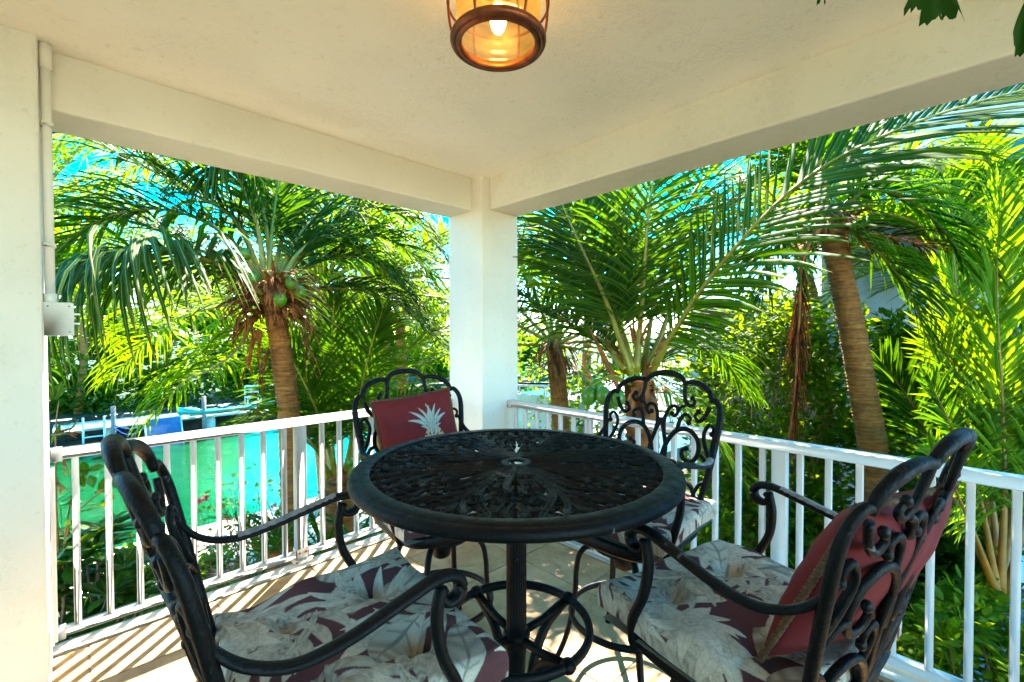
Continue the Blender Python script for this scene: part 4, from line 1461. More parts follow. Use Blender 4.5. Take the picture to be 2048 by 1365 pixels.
for k in range(7):
    stalk(tA, rel(tA, [P(560, 575, 4.5), P(600 + 6 * k, 540 + 14 * k, 4.4), P(630 + 8 * k, 560 + 16 * k, 4.35)]), 0.008)
    stalk(tA, rel(tA, [P(540, 570, 4.5), P(500 - 5 * k, 510 + 12 * k, 4.35), P(470 - 6 * k, 540 + 14 * k, 4.3)]), 0.008)

# ---- young palm low behind the canal railing
B0 = P(680, 1030, 5.4); B0[2] = GZ
tB = thing('coconut_palm', 'young coconut palm behind the canal railing, its upright fronds beside the tall trunk', 'palm tree', tuple(B0))
cB = P(678, 960, 5.4)
trunk(tB, rel(tB, [B0 - [0, 0, 0.2], P(680, 1000, 5.4), cB]), 0.20, 0.155, 0.06)


def fB(pts, **k):
    frond(tB, rel(tB, [P(*p) for p in pts]), seed=200 + len(tB.children), **k)


towards = -_F + np.array([0, 0, 0.25])
fB([(668, 950, 5.4), (664, 850, 5.4), (664, 700, 5.4), (668, 585, 5.4)], n=80, Lm=0.85, W=0.017, g=0.35, normal=towards, petiole=0.2)
fB([(690, 950, 5.4), (712, 830, 5.3), (738, 710, 5.2), (765, 620, 5.1)], n=80, Lm=0.85, W=0.016, g=0.35, normal=towards, petiole=0.18)
fB([(672, 950, 5.3), (640, 840, 5.1), (600, 750, 5.0), (560, 690, 5.0)], n=70, Lm=0.8, W=0.016, g=0.5, normal=towards, petiole=0.2)
fB([(660, 955, 5.3), (620, 880, 5.0), (560, 830, 4.9), (480, 850, 4.9)], n=66, Lm=0.75, W=0.016, g=0.6, petiole=0.2)
fB([(700, 950, 5.3), (750, 860, 5.1), (820, 800, 5.0), (900, 800, 5.0)], n=66, Lm=0.8, W=0.016, g=0.6, petiole=0.2)
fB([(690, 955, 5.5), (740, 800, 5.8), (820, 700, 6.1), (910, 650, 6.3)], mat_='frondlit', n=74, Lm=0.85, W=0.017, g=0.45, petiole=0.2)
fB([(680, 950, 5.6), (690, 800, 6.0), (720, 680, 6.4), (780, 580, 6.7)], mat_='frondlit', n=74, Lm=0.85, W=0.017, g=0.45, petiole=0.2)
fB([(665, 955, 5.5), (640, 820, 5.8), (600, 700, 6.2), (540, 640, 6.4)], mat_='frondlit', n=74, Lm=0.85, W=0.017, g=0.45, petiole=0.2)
for k in range(10):
    a = gr_.uniform(0, 6.28)
    bract(tB, cB - B0 + [0.12 * math.cos(a), 0.12 * math.sin(a), gr_.uniform(-0.4, 0.1)], (math.cos(a), math.sin(a), gr_.uniform(0.3, 1.4)), gr_.uniform(0.3, 0.6), 0.11, 130 + k)
for px, py in ((700, 925), (712, 935), (706, 950)):
    coconut(tB, P(px, py, 5.2) - B0, 0.045)

# ---- palm right behind the far right chair
D0 = P(1283, 1000, 3.9); D0[2] = GZ
tD = thing('coconut_palm', 'coconut palm behind the bare-backed chair, with green nuts and one huge frond', 'palm tree', tuple(D0))
cD = P(1278, 760, 3.9)
trunk(tD, rel(tD, [D0 - [0, 0, 0.2], P(1285, 900, 3.9), P(1280, 800, 3.9), cD]), 0.15, 0.12, 0.06, mat_='dead')


def fD(pts, **k):
    frond(tD, rel(tD, [P(*p) for p in pts]), seed=400 + len(tD.children), **k)


fD([(1300, 750, 3.8), (1345, 670, 3.6), (1430, 545, 3.3), (1590, 375, 2.95), (1790, 262, 2.65), (2060, 178, 2.45), (2300, 150, 2.35)], n=86, Lm=1.10, W=0.020, K=6, g=0.13, lift=0.05, petiole=0.13, rr0=0.020, normal=np.array([-0.75, 0.1, 0.75]), fwd=(0.50, 0.95), jit=0.04)
fD([(1262, 750, 3.8), (1215, 610, 3.85), (1160, 490, 4.15), (1118, 395, 4.5), (1075, 300, 4.8)], n=86, Lm=0.95, W=0.017, K=5, g=0.40, normal=towards, petiole=0.14, rr0=0.022)
fD([(1272, 745, 3.8), (1285, 590, 3.85), (1298, 420, 4.0), (1320, 300, 4.2), (1360, 180, 4.3)], n=86, Lm=0.95, W=0.017, K=5, g=0.40, normal=towards, petiole=0.16, rr0=0.022)
fD([(1258, 745, 4.0), (1225, 560, 4.3), (1180, 410, 4.7), (1150, 280, 5.0)], n=80, Lm=0.9, W=0.017, K=5, g=0.40, normal=towards, petiole=0.18)
fD([(1250, 740, 3.8), (1200, 680, 4.0), (1125, 640, 4.4), (1037, 590, 4.8), (950, 600, 5.1)], n=86, Lm=0.95, W=0.016, K=5, g=0.75, petiole=0.12)
fD([(1265, 740, 3.8), (1230, 620, 4.0), (1180, 530, 4.3), (1100, 490, 4.7), (1020, 520, 5.0)], n=80, Lm=0.9, W=0.016, K=5, g=0.65, petiole=0.16)
fD([(1290, 755, 4.0), (1345, 700, 4.2), (1430, 705, 4.4), (1500, 790, 4.5)], n=74, Lm=0.75, W=0.014, K=5, g=0.85, petiole=0.12)
fD([(1295, 745, 4.0), (1350, 600, 4.2), (1430, 440, 4.4), (1540, 350, 4.6), (1680, 330, 4.8)], n=84, Lm=1.0, W=0.017, K=5, g=0.50, petiole=0.16)
fD([(1285, 745, 4.1), (1320, 560, 4.4), (1390, 380, 4.7), (1500, 270, 5.0)], n=80, Lm=1.0, W=0.017, K=4, g=0.5, petiole=0.18, mat_='frondlit')
fD([(1255, 745, 4.1), (1180, 620, 4.5), (1090, 540, 4.9), (980, 520, 5.2)], n=80, Lm=1.0, W=0.017, K=4, g=0.6, petiole=0.18, mat_='frondlit')
# dry spathes, sheath and nuts
q = MB()
q.tube(cr([P(1248, 800, 3.7) - D0, P(1215, 730, 3.65) - D0, P(1178, 655, 3.6) - D0], 12), np.interp(np.linspace(0, 1, 12), [0, 0.6, 1], [0.018, 0.022, 0.003]), 6)
q.obj('dry_spathe', 'dead', tD)
for k, (px, py, d) in enumerate([(1290, 760, (0.2, -0.5, 1.2)), (1262, 770, (-0.6, 0.4, 0.4)), (1300, 790, (0.3, -0.8, 0.5)), (1255, 735, (-0.4, 0.5, 0.9)), (1275, 690, (0, 0, 1)), (1240, 750, (-0.5, 0.6, 0.2)), (1310, 720, (0.2, -0.4, 1))]):
    bract(tD, P(px, py, 3.8) - D0, d, 0.35, 0.11, 170 + k, curl=0.5)
bract(tD, P(1280, 775, 3.72) - D0, (-0.05, 0.05, -1), 0.42, 0.22, 190, curl=0.1, name='stem_sheath')
for px, py, D in ((1178, 793, 3.55), (1207, 792, 3.5), (1234, 796, 3.5), (1193, 776, 3.7), (1222, 800, 3.7)):
    coconut(tD, P(px, py, D) - D0, 0.062)
for k, px in enumerate((1178, 1207, 1234)):
    stalk(tD, rel(tD, [P(1262, 770, 3.7), P(1225 - 10 * k, 752, 3.6), P(px, 775, 3.52)]), 0.008)

# ---- palm further back behind it
E0 = P(1122, 1000, 7.2); E0[2] = GZ
tE = thing('coconut_palm', 'coconut palm with ragged brown sheaths just right of the corner column', 'palm tree', tuple(E0))
cE = P(1108, 690, 7.2)
trunk(tE, rel(tE, [E0 - [0, 0, 0.2], P(1121, 850, 7.2), P(1112, 740, 7.2), cE]), 0.15, 0.125, 0.06)
for k in range(16):
    az = k * 2.4
    u = k / 16
    if math.cos(az - rad(221)) > 0.8:
        continue
    frond(tE, arc_pts(cE - E0, az, 1.3 - 1.5 * u, 3.6, 0.3 + 0.2 * u), 'frond' if k % 3 else 'frondlit', n=60, Lm=0.95, W=0.02, K=4, g=0.55, seed=600 + k)
for k in range(18):
    a = gr_.uniform(0, 6.28)
    bract(tE, cE - E0 + [0.14 * math.cos(a), 0.14 * math.sin(a), gr_.uniform(-0.3, 0.1)], (math.cos(a), math.sin(a), gr_.uniform(-1.6, 0.7)), gr_.uniform(0.4, 0.95), gr_.uniform(0.10, 0.17), 210 + k, curl=1.2)

# ---- tall leaning palm in the right opening
F0 = P(1765, 1080, 4.3); F0[2] = GZ
tF = thing('coconut_palm', 'tall leaning coconut palm trunk in the right opening, crown up behind the big frond', 'palm tree', tuple(F0))
cF = P(1655, 430, 4.5)
trunk(tF, rel(tF, [F0 + [0.05, -0.05, -0.2], P(1752, 980, 4.3), P(1722, 760, 4.35), P(1692, 600, 4.4), cF]), 0.125, 0.100, 0.05)


def fF(pts, **k):
    frond(tF, rel(tF, [P(*p) for p in pts]), seed=700 + len(tF.children), **k)


fF([(1670, 430, 4.5), (1740, 380, 4.3), (1850, 420, 4.1), (1960, 560, 4.0)], n=76, Lm=0.95, W=0.018, K=5, g=0.75, petiole=0.12)
fF([(1670, 440, 4.5), (1730, 480, 4.3), (1810, 570, 4.2), (1870, 720, 4.1)], n=70, Lm=0.75, W=0.016, K=5, g=0.6, petiole=0.12)
fF([(1650, 420, 4.5), (1600, 330, 4.4), (1520, 270, 4.3), (1420, 260, 4.2)], n=76, Lm=0.95, W=0.018, K=5, g=0.6, petiole=0.12)
fF([(1660, 420, 4.6), (1690, 300, 4.8), (1740, 180, 5.0), (1800, 60, 5.2)], n=76, Lm=0.95, W=0.018, K=4, g=0.5, petiole=0.15)
fF([(1660, 420, 4.7), (1640, 280, 5.2), (1600, 150, 5.6)], n=70, Lm=0.95, W=0.018, K=4, g=0.5, petiole=0.15)
fF([(1670, 430, 4.7), (1780, 340, 5.1), (1900, 330, 5.5), (2040, 420, 5.8)], n=76, Lm=1.0, W=0.018, K=5, g=0.65, petiole=0.12)
fF([(1640, 440, 4.4), (1590, 430, 4.2), (1540, 500, 4.1), (1520, 600, 4.1)], n=64, Lm=0.8, W=0.015, K=5, g=0.7, petiole=0.12)
fF([(1655, 420, 4.4), (1620, 250, 3.9), (1540, 80, 3.5), (1420, -60, 3.3)], n=80, Lm=1.0, W=0.018, K=4, g=0.5, petiole=0.15)
frond(tF, rel(tF, [P(1640, 450, 4.3), P(1605, 520, 4.15), P(1598, 640, 4.1), P(1592, 760, 4.1), P(1578, 900, 4.1)]), 'deadfrond', n=60, Lm=0.50, W=0.008, K=4, g=1.2, lift=-0.1, seed=801, stalk='dead', name='dead_frond', petiole=0.25, fwd=(1.38, 1.5), label='dead brown frond hanging straight down')
frond(tF, rel(tF, [P(1660, 460, 4.4), P(1760, 470, 4.3), P(1880, 500, 4.2)]), 'deadfrond', n=40, Lm=0.5, W=0.010, K=4, g=0.8, seed=802, stalk='ostalk', name='dead_frond', petiole=0.2)
for k in range(14):
    a = gr_.uniform(0, 6.28)
    bract(tF, cF - F0 + [0.12 * math.cos(a), 0.12 * math.sin(a), gr_.uniform(-0.35, 0.15)], (math.cos(a), math.sin(a), gr_.uniform(-1.2, 0.9)), gr_.uniform(0.4, 0.7), gr_.uniform(0.10, 0.18), 240 + k, curl=0.8)

# ---- bright young palm at the right edge
G0 = P(2005, 1210, 3.9); G0[2] = -1.55
tG = thing('areca_palm', 'bright yellow-green young palm with orange stalks at the right edge', 'palm tree', tuple(G0))


def fG(pts, **k):
    frond(tG, rel(tG, [P(*p) for p in pts]), seed=900 + len(tG.children), stalk='ostalk', **k)


fG([(2000, 1190, 3.9), (2008, 1000, 3.9), (2004, 800, 3.9), (1994, 600, 3.85), (2000, 380, 3.8)], mat_='frondlit', n=84, Lm=0.85, W=0.023, K=4, g=0.10, normal=towards, petiole=0.22, rr0=0.022, fwd=(0.7, 1.2))
fG([(1995, 1190, 3.9), (1960, 1000, 3.9), (1905, 860, 3.9), (1850, 745, 3.9)], mat_='frond', n=60, Lm=0.55, W=0.018, K=4, g=0.3, normal=towards, petiole=0.3, rr0=0.02)
fG([(1990, 1180, 3.8), (1945, 1060, 3.7), (1900, 960, 3.6), (1860, 900, 3.6)], mat_='frondlit', n=50, Lm=0.5, W=0.016, K=4, g=0.4, normal=towards, petiole=0.3, rr0=0.02)
fG([(2015, 1190, 3.9), (2060, 1000, 3.9), (2120, 800, 3.9), (2200, 640, 3.9)], mat_='frondlit', n=70, Lm=0.8, W=0.02, K=4, g=0.3, normal=towards, petiole=0.25)
fG([(2005, 1190, 4.0), (1975, 950, 4.2), (1930, 780, 4.3), (1860, 660, 4.4)], mat_='frondlit', n=70, Lm=0.75, W=0.019, K=4, g=0.35, normal=towards, petiole=0.25)
fG([(2000, 1190, 4.1), (1955, 880, 4.5), (1915, 600, 4.8), (1900, 380, 5.0)], mat_='frondlit', n=80, Lm=0.9, W=0.022, K=4, g=0.2, normal=towards, petiole=0.25)
fG([(1998, 1190, 4.0), (1900, 980, 4.3), (1830, 820, 4.5), (1760, 720, 4.7)], mat_='frond', n=70, Lm=0.75, W=0.020, K=4, g=0.35, normal=towards, petiole=0.25)
fG([(2010, 1190, 4.1), (2030, 850, 4.7), (2020, 560, 5.1), (1980, 330, 5.4)], mat_='frondlit', n=80, Lm=0.9, W=0.022, K=4, g=0.2, normal=towards, petiole=0.25)
fG([(2005, 1190, 4.0), (2040, 900, 4.3), (2050, 700, 4.5), (2090, 560, 4.6)], mat_='frondlit', n=70, Lm=0.75, W=0.019, K=4, g=0.35, normal=towards, petiole=0.25)
q = MB()
q.tube(cr([np.array([0, 0, GZ + 1.45]), np.array([0.02, 0, 0.0]), np.array([0.0, 0.02, 0.22])], 14), np.linspace(0.10, 0.05, 14), 10)
q.obj('trunk', 'ostalk', tG)
for k in range(6):
    bract(tG, np.array([0, 0, 0.1]), (gr_.normal(), gr_.normal(), 1.1), 0.4, 0.10, 270 + k, mat_='ostalk', curl=0.3)

# ---- background palms across the garden and the canal
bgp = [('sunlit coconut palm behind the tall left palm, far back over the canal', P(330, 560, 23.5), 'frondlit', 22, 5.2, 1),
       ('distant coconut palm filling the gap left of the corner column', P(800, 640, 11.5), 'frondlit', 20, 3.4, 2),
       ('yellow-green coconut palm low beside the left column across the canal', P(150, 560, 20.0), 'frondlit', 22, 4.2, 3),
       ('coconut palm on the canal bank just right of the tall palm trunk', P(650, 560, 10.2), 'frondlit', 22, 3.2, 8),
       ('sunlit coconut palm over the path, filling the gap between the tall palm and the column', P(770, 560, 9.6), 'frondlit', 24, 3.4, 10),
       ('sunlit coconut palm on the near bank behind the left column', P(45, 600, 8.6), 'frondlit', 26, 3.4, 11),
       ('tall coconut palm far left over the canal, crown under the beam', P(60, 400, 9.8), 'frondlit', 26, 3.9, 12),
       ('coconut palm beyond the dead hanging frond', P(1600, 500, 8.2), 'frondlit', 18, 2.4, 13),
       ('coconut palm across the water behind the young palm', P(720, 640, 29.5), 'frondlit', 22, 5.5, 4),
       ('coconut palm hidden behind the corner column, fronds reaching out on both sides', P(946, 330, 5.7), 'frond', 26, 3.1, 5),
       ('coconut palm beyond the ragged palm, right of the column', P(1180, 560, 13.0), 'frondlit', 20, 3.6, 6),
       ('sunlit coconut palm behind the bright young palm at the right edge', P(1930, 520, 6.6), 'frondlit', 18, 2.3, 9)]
for lab, p, mt, nf, L, sd in bgp:
    b0 = p.copy(); b0[2] = GZ if p[1] < 15 else -2.15
    generic_palm(lab, b0, p, nf, L, sd, mt, r=0.14, skip=(lambda a: math.cos(a - rad(135.7)) > 0.1 or math.cos(a - rad(225)) > 0.1) if sd == 5 else None, group='coconut palms further back', Lm=0.9, W=0.024, nl=44)


# ------------------------------------------------------------------ shrubs
def leaf_cloud(q, C, L, W, gr, spread=1.0, upb=0.35, fold=0.25, mi=0, wp=(0.25, 0.95, 1.0, 0.7, 0.05), g=0.25, K=3, outward=None):
    m = len(C)
    d = gr.normal(0, 1, (m, 3))
    if outward is not None:
        d = d * 0.8 + outward * 1.1
    d[:, 2] = d[:, 2] * 0.55 + upb * 0.3
    d = nrm(d)
    n = gr.normal(0, 0.55, (m, 3))
    n[:, 2] += 1.0
    leaflets(q, C, d, nrm(n), L * gr.uniform(0.65, 1.25, m), W * gr.uniform(0.75, 1.2, m), K, g, fold, mi, wp, gr)


def bush(name, label, cat, base, center, radii, nleaf, L, W, mats, seed, group=None, stems=7, clumps=26, clump_r=0.22, mixf=0.35, rosette=False, twig_r=0.014):
    gr = np.random.default_rng(seed)
    base = np.asarray(base, float)
    t = thing(name, label, cat, tuple(base), 0, group)
    c0 = np.asarray(center, float) - base
    radii = np.asarray(radii, float)
    dirs = nrm(gr.normal(0, 1, (clumps, 3)))
    rads = gr.uniform(0.35, 1.0, clumps) ** 0.6
    cl = c0 + dirs * rads[:, None] * radii
    q = MB()
    for k in range(clumps):
        if k < stems * 3:
            a = np.array([gr.normal(0, 0.06), gr.normal(0, 0.06), 0.0])
            mid = (a + cl[k]) / 2 + gr.normal(0, 0.08, 3)
            q.tube(cr([a, mid, cl[k]], 8), np.linspace(twig_r, twig_r * 0.35, 8), 5)
    q.obj('branches', 'twig', t)
    per = nleaf // clumps
    for mi, mt in enumerate(mats):
        q = MB()
        for k in range(clumps):
            n = int(per * (1 - mixf if mi == 0 else mixf) / (1 if len(mats) > 1 else (1 - mixf)))
            if n < 1:
                continue
            if rosette:
                az = np.arange(n) * 2.4
                o = np.stack([np.cos(az), np.sin(az), gr.uniform(-0.1, 0.9, n)], 1)
                C = cl[k] + o * 0.015
                leaflets(q, C, nrm(o), np.tile([0, 0, 1.0], (n, 1)) + o * 0.2, L * gr.uniform(0.7, 1.15, n), W * gr.uniform(0.8, 1.1, n), 4, 0.35, 0.2, 0, (0.15, 0.6, 1.0, 0.9, 0.05), gr)
            else:
                o = nrm(gr.normal(0, 1, (n, 3)))
                C = cl[k] + o * (clump_r * gr.random(n)[:, None] ** 0.5)
                leaf_cloud(q, C, L, W, gr, outward=o)
        f = q.obj('foliage', mt, t)
        f['kind'] = 'stuff'
    return t


def at_ground(p, z=GZ):
    b_ = np.array(p, float)
    b_[2] = z
    return b_


p = P(1530, 760, 6.2)
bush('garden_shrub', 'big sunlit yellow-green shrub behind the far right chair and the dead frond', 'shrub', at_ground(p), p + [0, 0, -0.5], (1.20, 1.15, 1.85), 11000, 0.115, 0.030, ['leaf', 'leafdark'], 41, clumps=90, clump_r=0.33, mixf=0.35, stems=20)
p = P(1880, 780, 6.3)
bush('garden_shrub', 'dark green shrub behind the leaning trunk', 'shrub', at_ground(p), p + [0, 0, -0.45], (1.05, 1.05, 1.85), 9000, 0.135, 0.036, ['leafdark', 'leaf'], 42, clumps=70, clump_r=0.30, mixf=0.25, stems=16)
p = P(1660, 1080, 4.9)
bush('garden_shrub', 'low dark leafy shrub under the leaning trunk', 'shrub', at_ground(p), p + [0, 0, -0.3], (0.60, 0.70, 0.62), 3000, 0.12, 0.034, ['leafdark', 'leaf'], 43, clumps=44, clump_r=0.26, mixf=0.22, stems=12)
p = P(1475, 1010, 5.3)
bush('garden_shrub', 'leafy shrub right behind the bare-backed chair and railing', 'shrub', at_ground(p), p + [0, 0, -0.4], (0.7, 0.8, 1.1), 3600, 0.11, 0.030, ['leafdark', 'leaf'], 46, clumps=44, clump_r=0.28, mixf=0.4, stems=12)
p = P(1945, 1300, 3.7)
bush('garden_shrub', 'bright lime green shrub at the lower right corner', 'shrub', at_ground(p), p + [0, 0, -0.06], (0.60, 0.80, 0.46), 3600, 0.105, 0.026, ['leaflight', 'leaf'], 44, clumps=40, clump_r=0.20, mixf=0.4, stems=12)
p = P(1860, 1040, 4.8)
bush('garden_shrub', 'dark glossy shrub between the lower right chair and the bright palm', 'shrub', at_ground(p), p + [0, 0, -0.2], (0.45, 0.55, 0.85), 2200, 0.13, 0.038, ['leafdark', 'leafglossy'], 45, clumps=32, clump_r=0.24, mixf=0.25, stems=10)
# under the canal railing
p = P(165, 1130, 3.75)
bush('rosette_tree', 'glossy tree with rosettes of long leaves below the left end of the canal railing', 'tree', at_ground(p), p + [0, 0, -0.15], (0.50, 0.40, 0.58), 640, 0.24, 0.044, ['leafglossy', 'leafdark'], 51, clumps=40, mixf=0.3, rosette=True, stems=14, twig_r=0.018)
p = P(155, 960, 3.6)
t = thing('leafy_branch', 'leaning branch with a few big leaves and a curled dry leaf beside the left column', 'branch', tuple(at_ground(p)))
bz = np.array(t.location)
twigs = [[(125, 1300, 3.6), (128, 1100, 3.6), (150, 980, 3.55), (200, 920, 3.5)], [(128, 1100, 3.6), (150, 1030, 3.55), (220, 970, 3.45)], [(120, 1150, 3.6), (112, 1000, 3.6), (112, 860, 3.6), (118, 800, 3.6)]]
q = MB()
q.tube(cr([np.array([0, 0, 0]), P(125, 1300, 3.6) - bz], 8), 0.016, 6)
for tw in twigs:
    q.tube(cr([P(*a) - bz for a in tw], 14), np.linspace(0.010, 0.004, 14), 6)
q.obj('branch', 'ostalk', t)
q = MB()
cs, gr2 = [], np.random.default_rng(8)
for (px, py, d) in ((200, 920, 3.5), (215, 925, 3.5), (185, 930, 3.5), (175, 950, 3.5), (225, 965, 3.45), (205, 1000, 3.5), (150, 1010, 3.5), (140, 985, 3.55), (118, 800, 3.6), (112, 850, 3.6), (125, 870, 3.55), (118, 1050, 3.5), (130, 1080, 3.5)):
    for _ in range(3):
        cs.append(P(px + gr2.normal(0, 8), py + gr2.normal(0, 8), d) - bz)
leaf_cloud(q, np.array(cs), 0.17, 0.036, gr2, upb=0.4, fold=0.2)
q.obj('leaves', 'leafglossy', t)
bract(t, P(118, 868, 3.5) - bz, -_F * 0.3 + CR * 1.0 + np.array([0, 0, -0.12]), 0.24, 0.13, 300, 'deadleaf', 0.12, 'dry_leaf')
bract(t, P(118, 910, 3.5) - bz, CR * 0.25 + np.array([0, 0, -0.9]), 0.22, 0.07, 301, 'deadleaf', 0.1, 'dry_leaf')
bract(t, P(112, 960, 3.5) - bz, CR * 0.4 + np.array([0, 0, -1.0]), 0.15, 0.03, 302, 'deadleaf', 0.1, 'dry_leaf')
p = P(285, 1140, 4.6)
bush('ground_shrub', 'low bright green shrub behind the left railing under the rosette tree', 'shrub', at_ground(p), p + [0, 0, -0.25], (0.55, 0.45, 0.42), 1500, 0.10, 0.024, ['leaflight', 'leaf'], 52, clumps=26, clump_r=0.2, mixf=0.5)
p = P(418, 1130, 6.2)
bush('ground_shrub', 'small rounded green shrub on the white canal path', 'shrub', at_ground(p, GZ + 0.05), p + [0, 0, -0.12], (0.36, 0.36, 0.30), 900, 0.09, 0.024, ['leaflight', 'leaf'], 53, clumps=20, clump_r=0.14, mixf=0.4)
p = P(452, 1140, 5.6)
t = thing('bromeliad', 'small red bromeliad beside the rounded shrub on the path', 'plant', tuple(at_ground(p)))
q = MB()
m_ = 22
o = np.stack([np.cos(np.arange(m_) * 2.4), np.sin(np.arange(m_) * 2.4), gr2.uniform(0.3, 1.4, m_)], 1)
leaflets(q, o * 0.01 + [0, 0, p[2] - GZ - 0.1], nrm(o), np.tile([0, 0, 1.0], (m_, 1)), np.full(m_, 0.24), np.full(m_, 0.02), 4, 0.4, 0.3, 0, gr=gr2)
q.obj('leaves', 'flower', t)
q = MB(); q.tube([(0, 0, 0), (0, 0, p[2] - GZ - 0.08)], 0.02, 6); q.obj('stem', 'twig', t)
# bare flowering twigs
p = P(470, 1050, 4.7)
t = thing('flowering_shrub', 'nearly bare twiggy shrub with a few pink flowers in front of the water', 'shrub', tuple(at_ground(P(520, 1140, 4.7))))
bz = np.array(t.location)
q = MB()
tips = []
for k in range(26):
    a = P(515 + gr2.normal(0, 18), 1140, 4.7) - bz
    a[2] = 0
    e = P(gr2.uniform(400, 560), gr2.uniform(940, 1060), 4.7 + gr2.normal(0, 0.2)) - bz
    mid = (a + e) / 2 + gr2.normal(0, 0.10, 3) + [0, 0, 0.12]
    c = cr([a, mid, e], 12)
    q.tube(c, np.linspace(0.009, 0.0028, 12), 5)
    tips.append(e)
    for _ in range(2):
        b_ = c[int(gr2.integers(6, 11))]
        e2 = b_ + gr2.normal(0, 0.11, 3) + [0, 0, 0.05]
        q.tube(np.array([b_, (b_ + e2) / 2 + gr2.normal(0, 0.01, 3), e2]), 0.0024, 4)
        tips.append(e2)
q.obj('branches', 'twig', t)
q = MB()
tips = np.array(tips)
leaf_cloud(q, np.repeat(tips, 4, 0) + gr2.normal(0, 0.02, (len(tips) * 4, 3)), 0.06, 0.016, gr2)
q.obj('leaves', 'leaflight', t)['kind'] = 'stuff'
for px, py in ((402, 1000), (410, 996), (395, 1004), (486, 968), (545, 1010), (455, 1040)):
    q = MB()
    c0 = P(px, py, 4.6) - bz
    o = nrm(gr2.normal(0, 1, (14, 3)))
    leaflets(q, c0 + o * 0.004, o, nrm(gr2.normal(0, 1, (14, 3))), np.full(14, 0.035), np.full(14, 0.012), 3, 0.1, 0.2, 0, (0.3, 1, 1, 0.6), gr2)
    q.obj('flower', 'flower', t)


def strap_plant(label, px, py, D, n, L, W, seed, group=None, mt='strap', h=0.0):
    gr = np.random.default_rng(seed)
    p = P(px, py, D)
    b0 = at_ground(p)
    t = thing('strap_leaf_plant', label, 'plant', tuple(b0), 0, group)
    q = MB()
    az = np.arange(n) * 2.4 + gr.normal(0, 0.2, n)
    o = np.stack([np.cos(az), np.sin(az), gr.uniform(0.4, 2.2, n)], 1)
    C = o * 0.03
    C[:, 2] = gr.uniform(0.0, max(0.05, p[2] - GZ), n) ** 1.0
    leaflets(q, C, nrm(o), np.tile([0, 0, 1.0], (n, 1)) + o * 0.15, L * gr.uniform(0.7, 1.2, n), W * gr.uniform(0.8, 1.2, n), 6, 0.42, 0.3, 0, (0.6, 1, 1, 0.8, 0.04), gr)
    q.obj('leaves', mt, t)
    q = MB(); q.tube([(0, 0, -0.02), (0, 0, max(0.06, p[2] - GZ))], 0.03, 8)
    q.obj('stem', 'twig', t)
    return t


for k, (lab, px, py, D, n, L) in enumerate([
        ('strap-leaved plant right behind the canal railing post', 560, 1060, 4.6, 60, 0.55),
        ('strap-leaved plant between the trunk and the young palm', 640, 1070, 4.5, 70, 0.60),
        ('strap-leaved plant under the left edge of the table', 715, 1060, 4.6, 70, 0.60),
        ('strap-leaved plant behind the flowering twigs', 520, 1100, 5.0, 60, 0.5),
        ('strap-leaved plant low at the foot of the young palm', 690, 1030, 5.6, 60, 0.55),
        ('strap-leaved plant in the corner by the column', 800, 1050, 4.5, 60, 0.55)]):
    strap_plant(lab, px, py, D, n, L, 0.022, 70 + k, 'strap-leaved plants along the terrace')
# cycad-like fern
p = P(545, 1085, 4.3)
t = thing('cycad', 'dark feathery cycad just left of the railing post', 'plant', tuple(at_ground(p)))
bz = np.array(t.location)
for k in range(14):
    frond(t, arc_pts(np.array([0, 0, p[2] - GZ - 0.1]), k * 2.4, 0.9 - 0.05 * k, 0.75, 0.45), 'strap', n=34, Lm=0.17, W=0.008, K=2, g=0.2, seed=1300 + k, rr0=0.006, petiole=0.1)
q = MB(); q.tube([(0, 0, 0), (0, 0, p[2] - GZ - 0.08)], 0.06, 8); q.obj('trunk', 'bark', t)

# fishtail palm hanging into the upper right corner: stands in a pot beside the camera
t = thing('fishtail_palm', 'fishtail palm with ragged dark leaflets hanging into the upper right corner', 'potted palm', (1.95, -0.85, 0))
bz = np.array(t.location)
q = MB()
q.lathe([(0.0, 0.0), (0.15, 0.0), (0.21, 0.34), (0.225, 0.345), (0.225, 0.38), (0.20, 0.38), (0.19, 0.33), (0.0, 0.33)], 28)
q.obj('pot', 'pot', t)
q = MB()
q.tube(cr([(0, 0, 0.3), (0.03, 0.02, 1.2), (0.0, 0.06, 2.30)], 14), np.linspace(0.022, 0.012, 14), 8)
q.obj('stem', 'stalk', t)


def fishtail_leaf(a, b, w, seed, spread=1.0):
    """wedge with a jagged end hanging from a to b"""
    gr = np.random.default_rng(seed)
    a, b = np.asarray(a, float), np.asarray(b, float)
    d = b - a
    s = nrm(CR - nrm(d) * (CR @ nrm(d)))
    nn = nrm(np.cross(d, s))
    n, m = 8, 15
    V = np.zeros((n, m, 3))
    jag = gr.uniform(-0.06, 0.03, m) + 0.07 * np.sin(np.arange(m) * 0.8 + seed)
    for i in range(n):
        u = i / (n - 1)
        for j in range(m):
            x = (j / (m - 1) - 0.5) * 2
            ll = 1 + (jag[j] + (0.025 if j % 2 else -0.03)) * u ** 6
            V[i, j] = a + d * u * ll + s * x * w * 0.5 * (0.08 + 0.92 * u ** 0.8) * spread + nn * (0.05 * w * math.sin(x * 5) * u + 0.04 * u * u)
    q = MB()
    i = np.arange(n - 1)[:, None]
    j = np.arange(m - 1)[None]
    at = np.zeros((n * m, 3)); at[:, 0] = gr.random(); at[:, 2] = np.repeat(np.linspace(0, 0.85, n), m)
    q.add(V.reshape(-1, 3), np.stack([i * m + j, (i + 1) * m + j, (i + 1) * m + j + 1, i * m + j + 1], -1).reshape(-1, 4), 0, at)
    q.obj('leaflet', 'fishtail', t)


